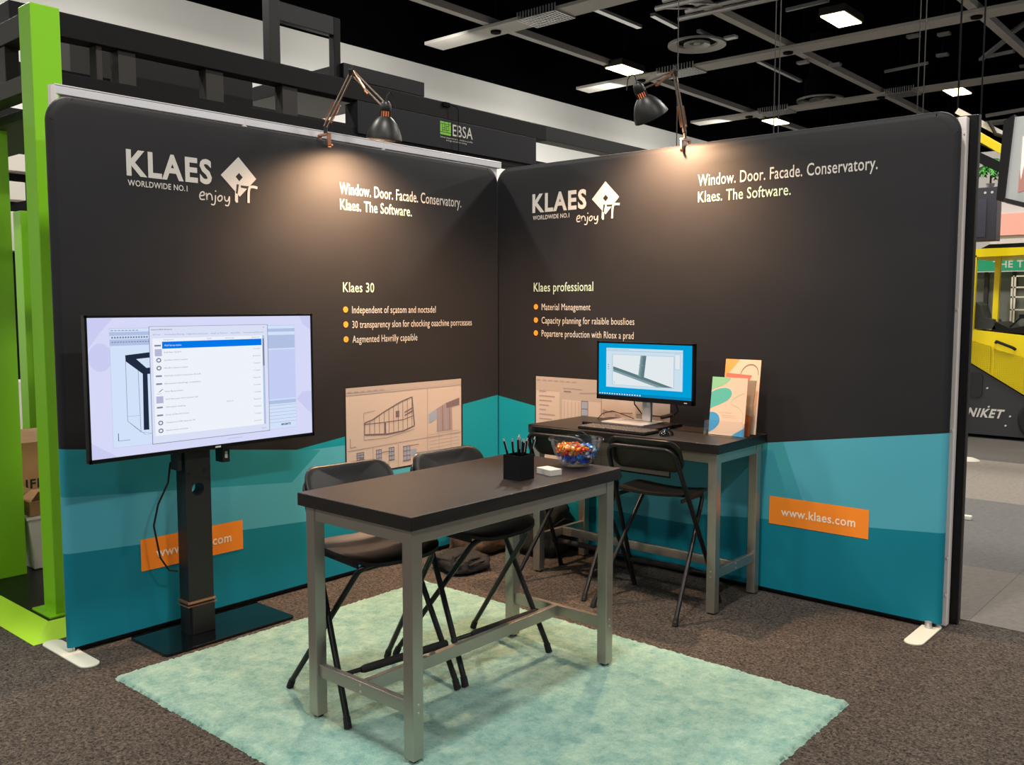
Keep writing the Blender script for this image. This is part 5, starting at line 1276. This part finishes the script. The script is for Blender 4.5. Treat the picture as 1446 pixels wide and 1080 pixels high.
q = MB(); q.box(0.975, 9.0, 2.56, 2.6, 9.04, 2.85, M['pink']); q.box(0.9, 9.04, 2.45, 2.7, 9.1, 3.2, M['panel_white'])
tag(q.build('pink_sign', origin=(1.5, 9, 2.5)), 'pink printed panel above the green banner', 'sign')
dm = thing('dark_screen', 'large dark display cabinet below the fern behind the booth end', 'screen', (1.35, 6.6, 2.9))
q = MB(); q.box(1.0, 6.5, 2.34, 1.575, 6.7, 2.93, mat('screen_case', (52, 50, 60), 0.5)); q.build('case', dm, bevel=0.006)
q = MB(); q.box(1.05, 6.49, 2.38, 1.47, 6.5, 2.80, mat('screen_slate', (62, 60, 76), 0.4)); q.build('screen', dm)
q = MB(); q.tube([(1.1, 6.6, 2.93), (1.1, 6.6, 7.0)], 0.012, jm, 6); q.build('hanger', dm)
q = MB()
for x, r in ((1.345, 0.02), (1.45, 0.014), (1.52, 0.014)): q.lathe([(0.0, 0.004), (r, 0.003), (r, 0.0)], M['print_white'], 12, (x, 6.5, 2.87), (0, -1, 0))
q.build('spot', dm)
fe = thing('potted_fern', 'bright green potted fern standing on top of the dark display cabinet', 'plant', (1.47, 6.62, 2.93))
q = MB(); q.tube([(1.47, 6.62, 2.95), (1.47, 6.62, 3.20)], 0.012, M['beam_grey'], 6); q.build('stem', fe)
q = MB(); q.lathe([(0.03, 0.0), (0.045, 0.04), (0.05, 0.05), (0.04, 0.05)], M['alu'], 16, (1.47, 6.62, 2.93), caps=False); q.build('pot', fe, smooth=True)
rnd = random.Random(4)
for k in range(60):
    q = MB(); a = rnd.uniform(0, 2 * PI); el = rnd.uniform(-0.15, 1.2); ln = rnd.uniform(0.13, 0.23)
    d0 = Vector((math.cos(a) * math.cos(el), math.sin(a) * math.cos(el), math.sin(el)))
    c0 = Vector((1.47, 6.62, 3.19)); side = d0.cross(Vector((0, 0, 1))).normalized()
    pr = [c0 + d0 * ln * s + Vector((0, 0, -0.16 * s * s)) for s in (0, 0.25, 0.5, 0.75, 1.0)]
    for i in range(1, 5):
        mid = pr[i]; dd = (pr[i] - pr[i - 1]).normalized(); wl = 0.075 * (1.15 - i / 5)
        for sg in (-1, 1):
            for f_ in (0.0, 0.5):
                b0_ = pr[i - 1].lerp(mid, f_); tip = b0_ + side * sg * wl + dd * 0.03 + Vector((0, 0, -0.01)); q.add([b0_ - dd * 0.02, tip, b0_ + dd * 0.024], [(0, 1, 2)], M['fern'])
    q.build('frond', fe)
# hanging lightbox sign at the right edge
lb = thing('lightbox_sign', 'hanging lit sign with dark side frame at the right edge', 'sign', (2.3, 5.2, 3.0))
q = MB(); q.prism([(2.00, 3.36), (2.045, 3.39), (3.2, 3.39), (3.2, 2.20), (1.99, 2.60)], lambda u, v, d: (u, 5.0 + d, v), 0.0, 0.2, mat('sign_face', (226, 232, 232), 0.5)); q.build('box', lb)
q = MB(); q.prism([(1.965, 3.36), (2.055, 3.41), (2.000, 2.615), (1.93, 2.625)], lambda u, v, d: (u, 4.97 + d, v), 0.0, 0.26, M['dark_metal']); q.build('side_frame', lb)
q = MB(); q.prism([(2.0, 2.60), (2.0, 2.64), (3.2, 2.24), (3.2, 2.18)], lambda u, v, d: (u, 4.96 + d, v), 0.0, 0.26, M['beam_grey']); q.build('bottom_frame', lb)
q = MB(); q.prism([(2.12, 2.72), (2.13, 3.20), (2.6, 3.20), (2.6, 2.62)], lambda u, v, d: (u, 4.995 + d, v), 0.0, 0.004, emis('sign_glow', (255, 222, 205), 1.5)); q.build('lit_panel', lb)
q = MB(); q.prism([(2.11, 2.68), (2.115, 2.90), (2.13, 2.80), (2.15, 2.93), (2.17, 2.70)], lambda u, v, d: (u, 4.99 + d, v), 0.0, 0.004, mat('sign_pink', (240, 170, 160), 0.5)); q.build('motif', lb)
q = MB(); q.tube([(2.6, 5.1, 3.38), (2.6, 5.1, 7.0)], 0.01, jm, 6); q.build('hanger', lb)
gt = thing('yellow_gantry', 'yellow and grey gantry beam behind the black end of the partition', 'gantry', (1.6, 6.4, 3.4))
q = MB(); q.bar((1.20, 6.0, 3.62), (1.76, 6.0, 3.22), 0.10, 0.085, M['yellow']); q.build('yellow_beam', gt, bevel=0.004)
q = MB(); q.bar((1.25, 6.05, 3.72), (1.85, 6.05, 3.32), 0.06, 0.06, M['white_plastic']); q.build('pale_beam', gt)
q = MB(); q.bar((1.15, 6.2, 3.40), (1.72, 6.2, 3.06), 0.15, 0.10, M['satin_black']); q.build('black_beam', gt)
q = MB(); q.bar((1.55, 6.0, 3.62), (2.3, 6.0, 3.66), 0.04, 0.03, M['beam_grey']); q.build('cross_tube', gt)
q = MB(); q.tube([(1.58, 6.0, 3.56), (1.65, 6.0, 3.42), (1.78, 6.0, 3.36)], 0.018, M['rubber'], 8); q.build('hose', gt, smooth=True)
q = MB(); q.tube([(1.5, 6.0, 3.5), (1.5, 6.0, 7.0)], 0.01, jm, 6); q.build('hanger', gt)
q = MB(); q.lathe([(0.0, 0.03), (0.05, 0.03), (0.10, 0.012), (0.11, 0.004)], M['white_plastic'], 20, (1.64, 5.53, 0.0), caps=True); tag(q.build('stand_base', smooth=True, origin=(1.64, 5.53, 0)), 'white round stand base on the tiles past the booth end, farther one', 'stand base')
q = MB(); q.box(2.20, 2.62, 0.004, 2.415, 2.67, 0.035, M['white_plastic']); tag(q.build('stand_base', bevel=0.006, origin=(2.3, 2.64, 0)), 'white bar foot on the tiles past the booth end, nearer one', 'stand base')
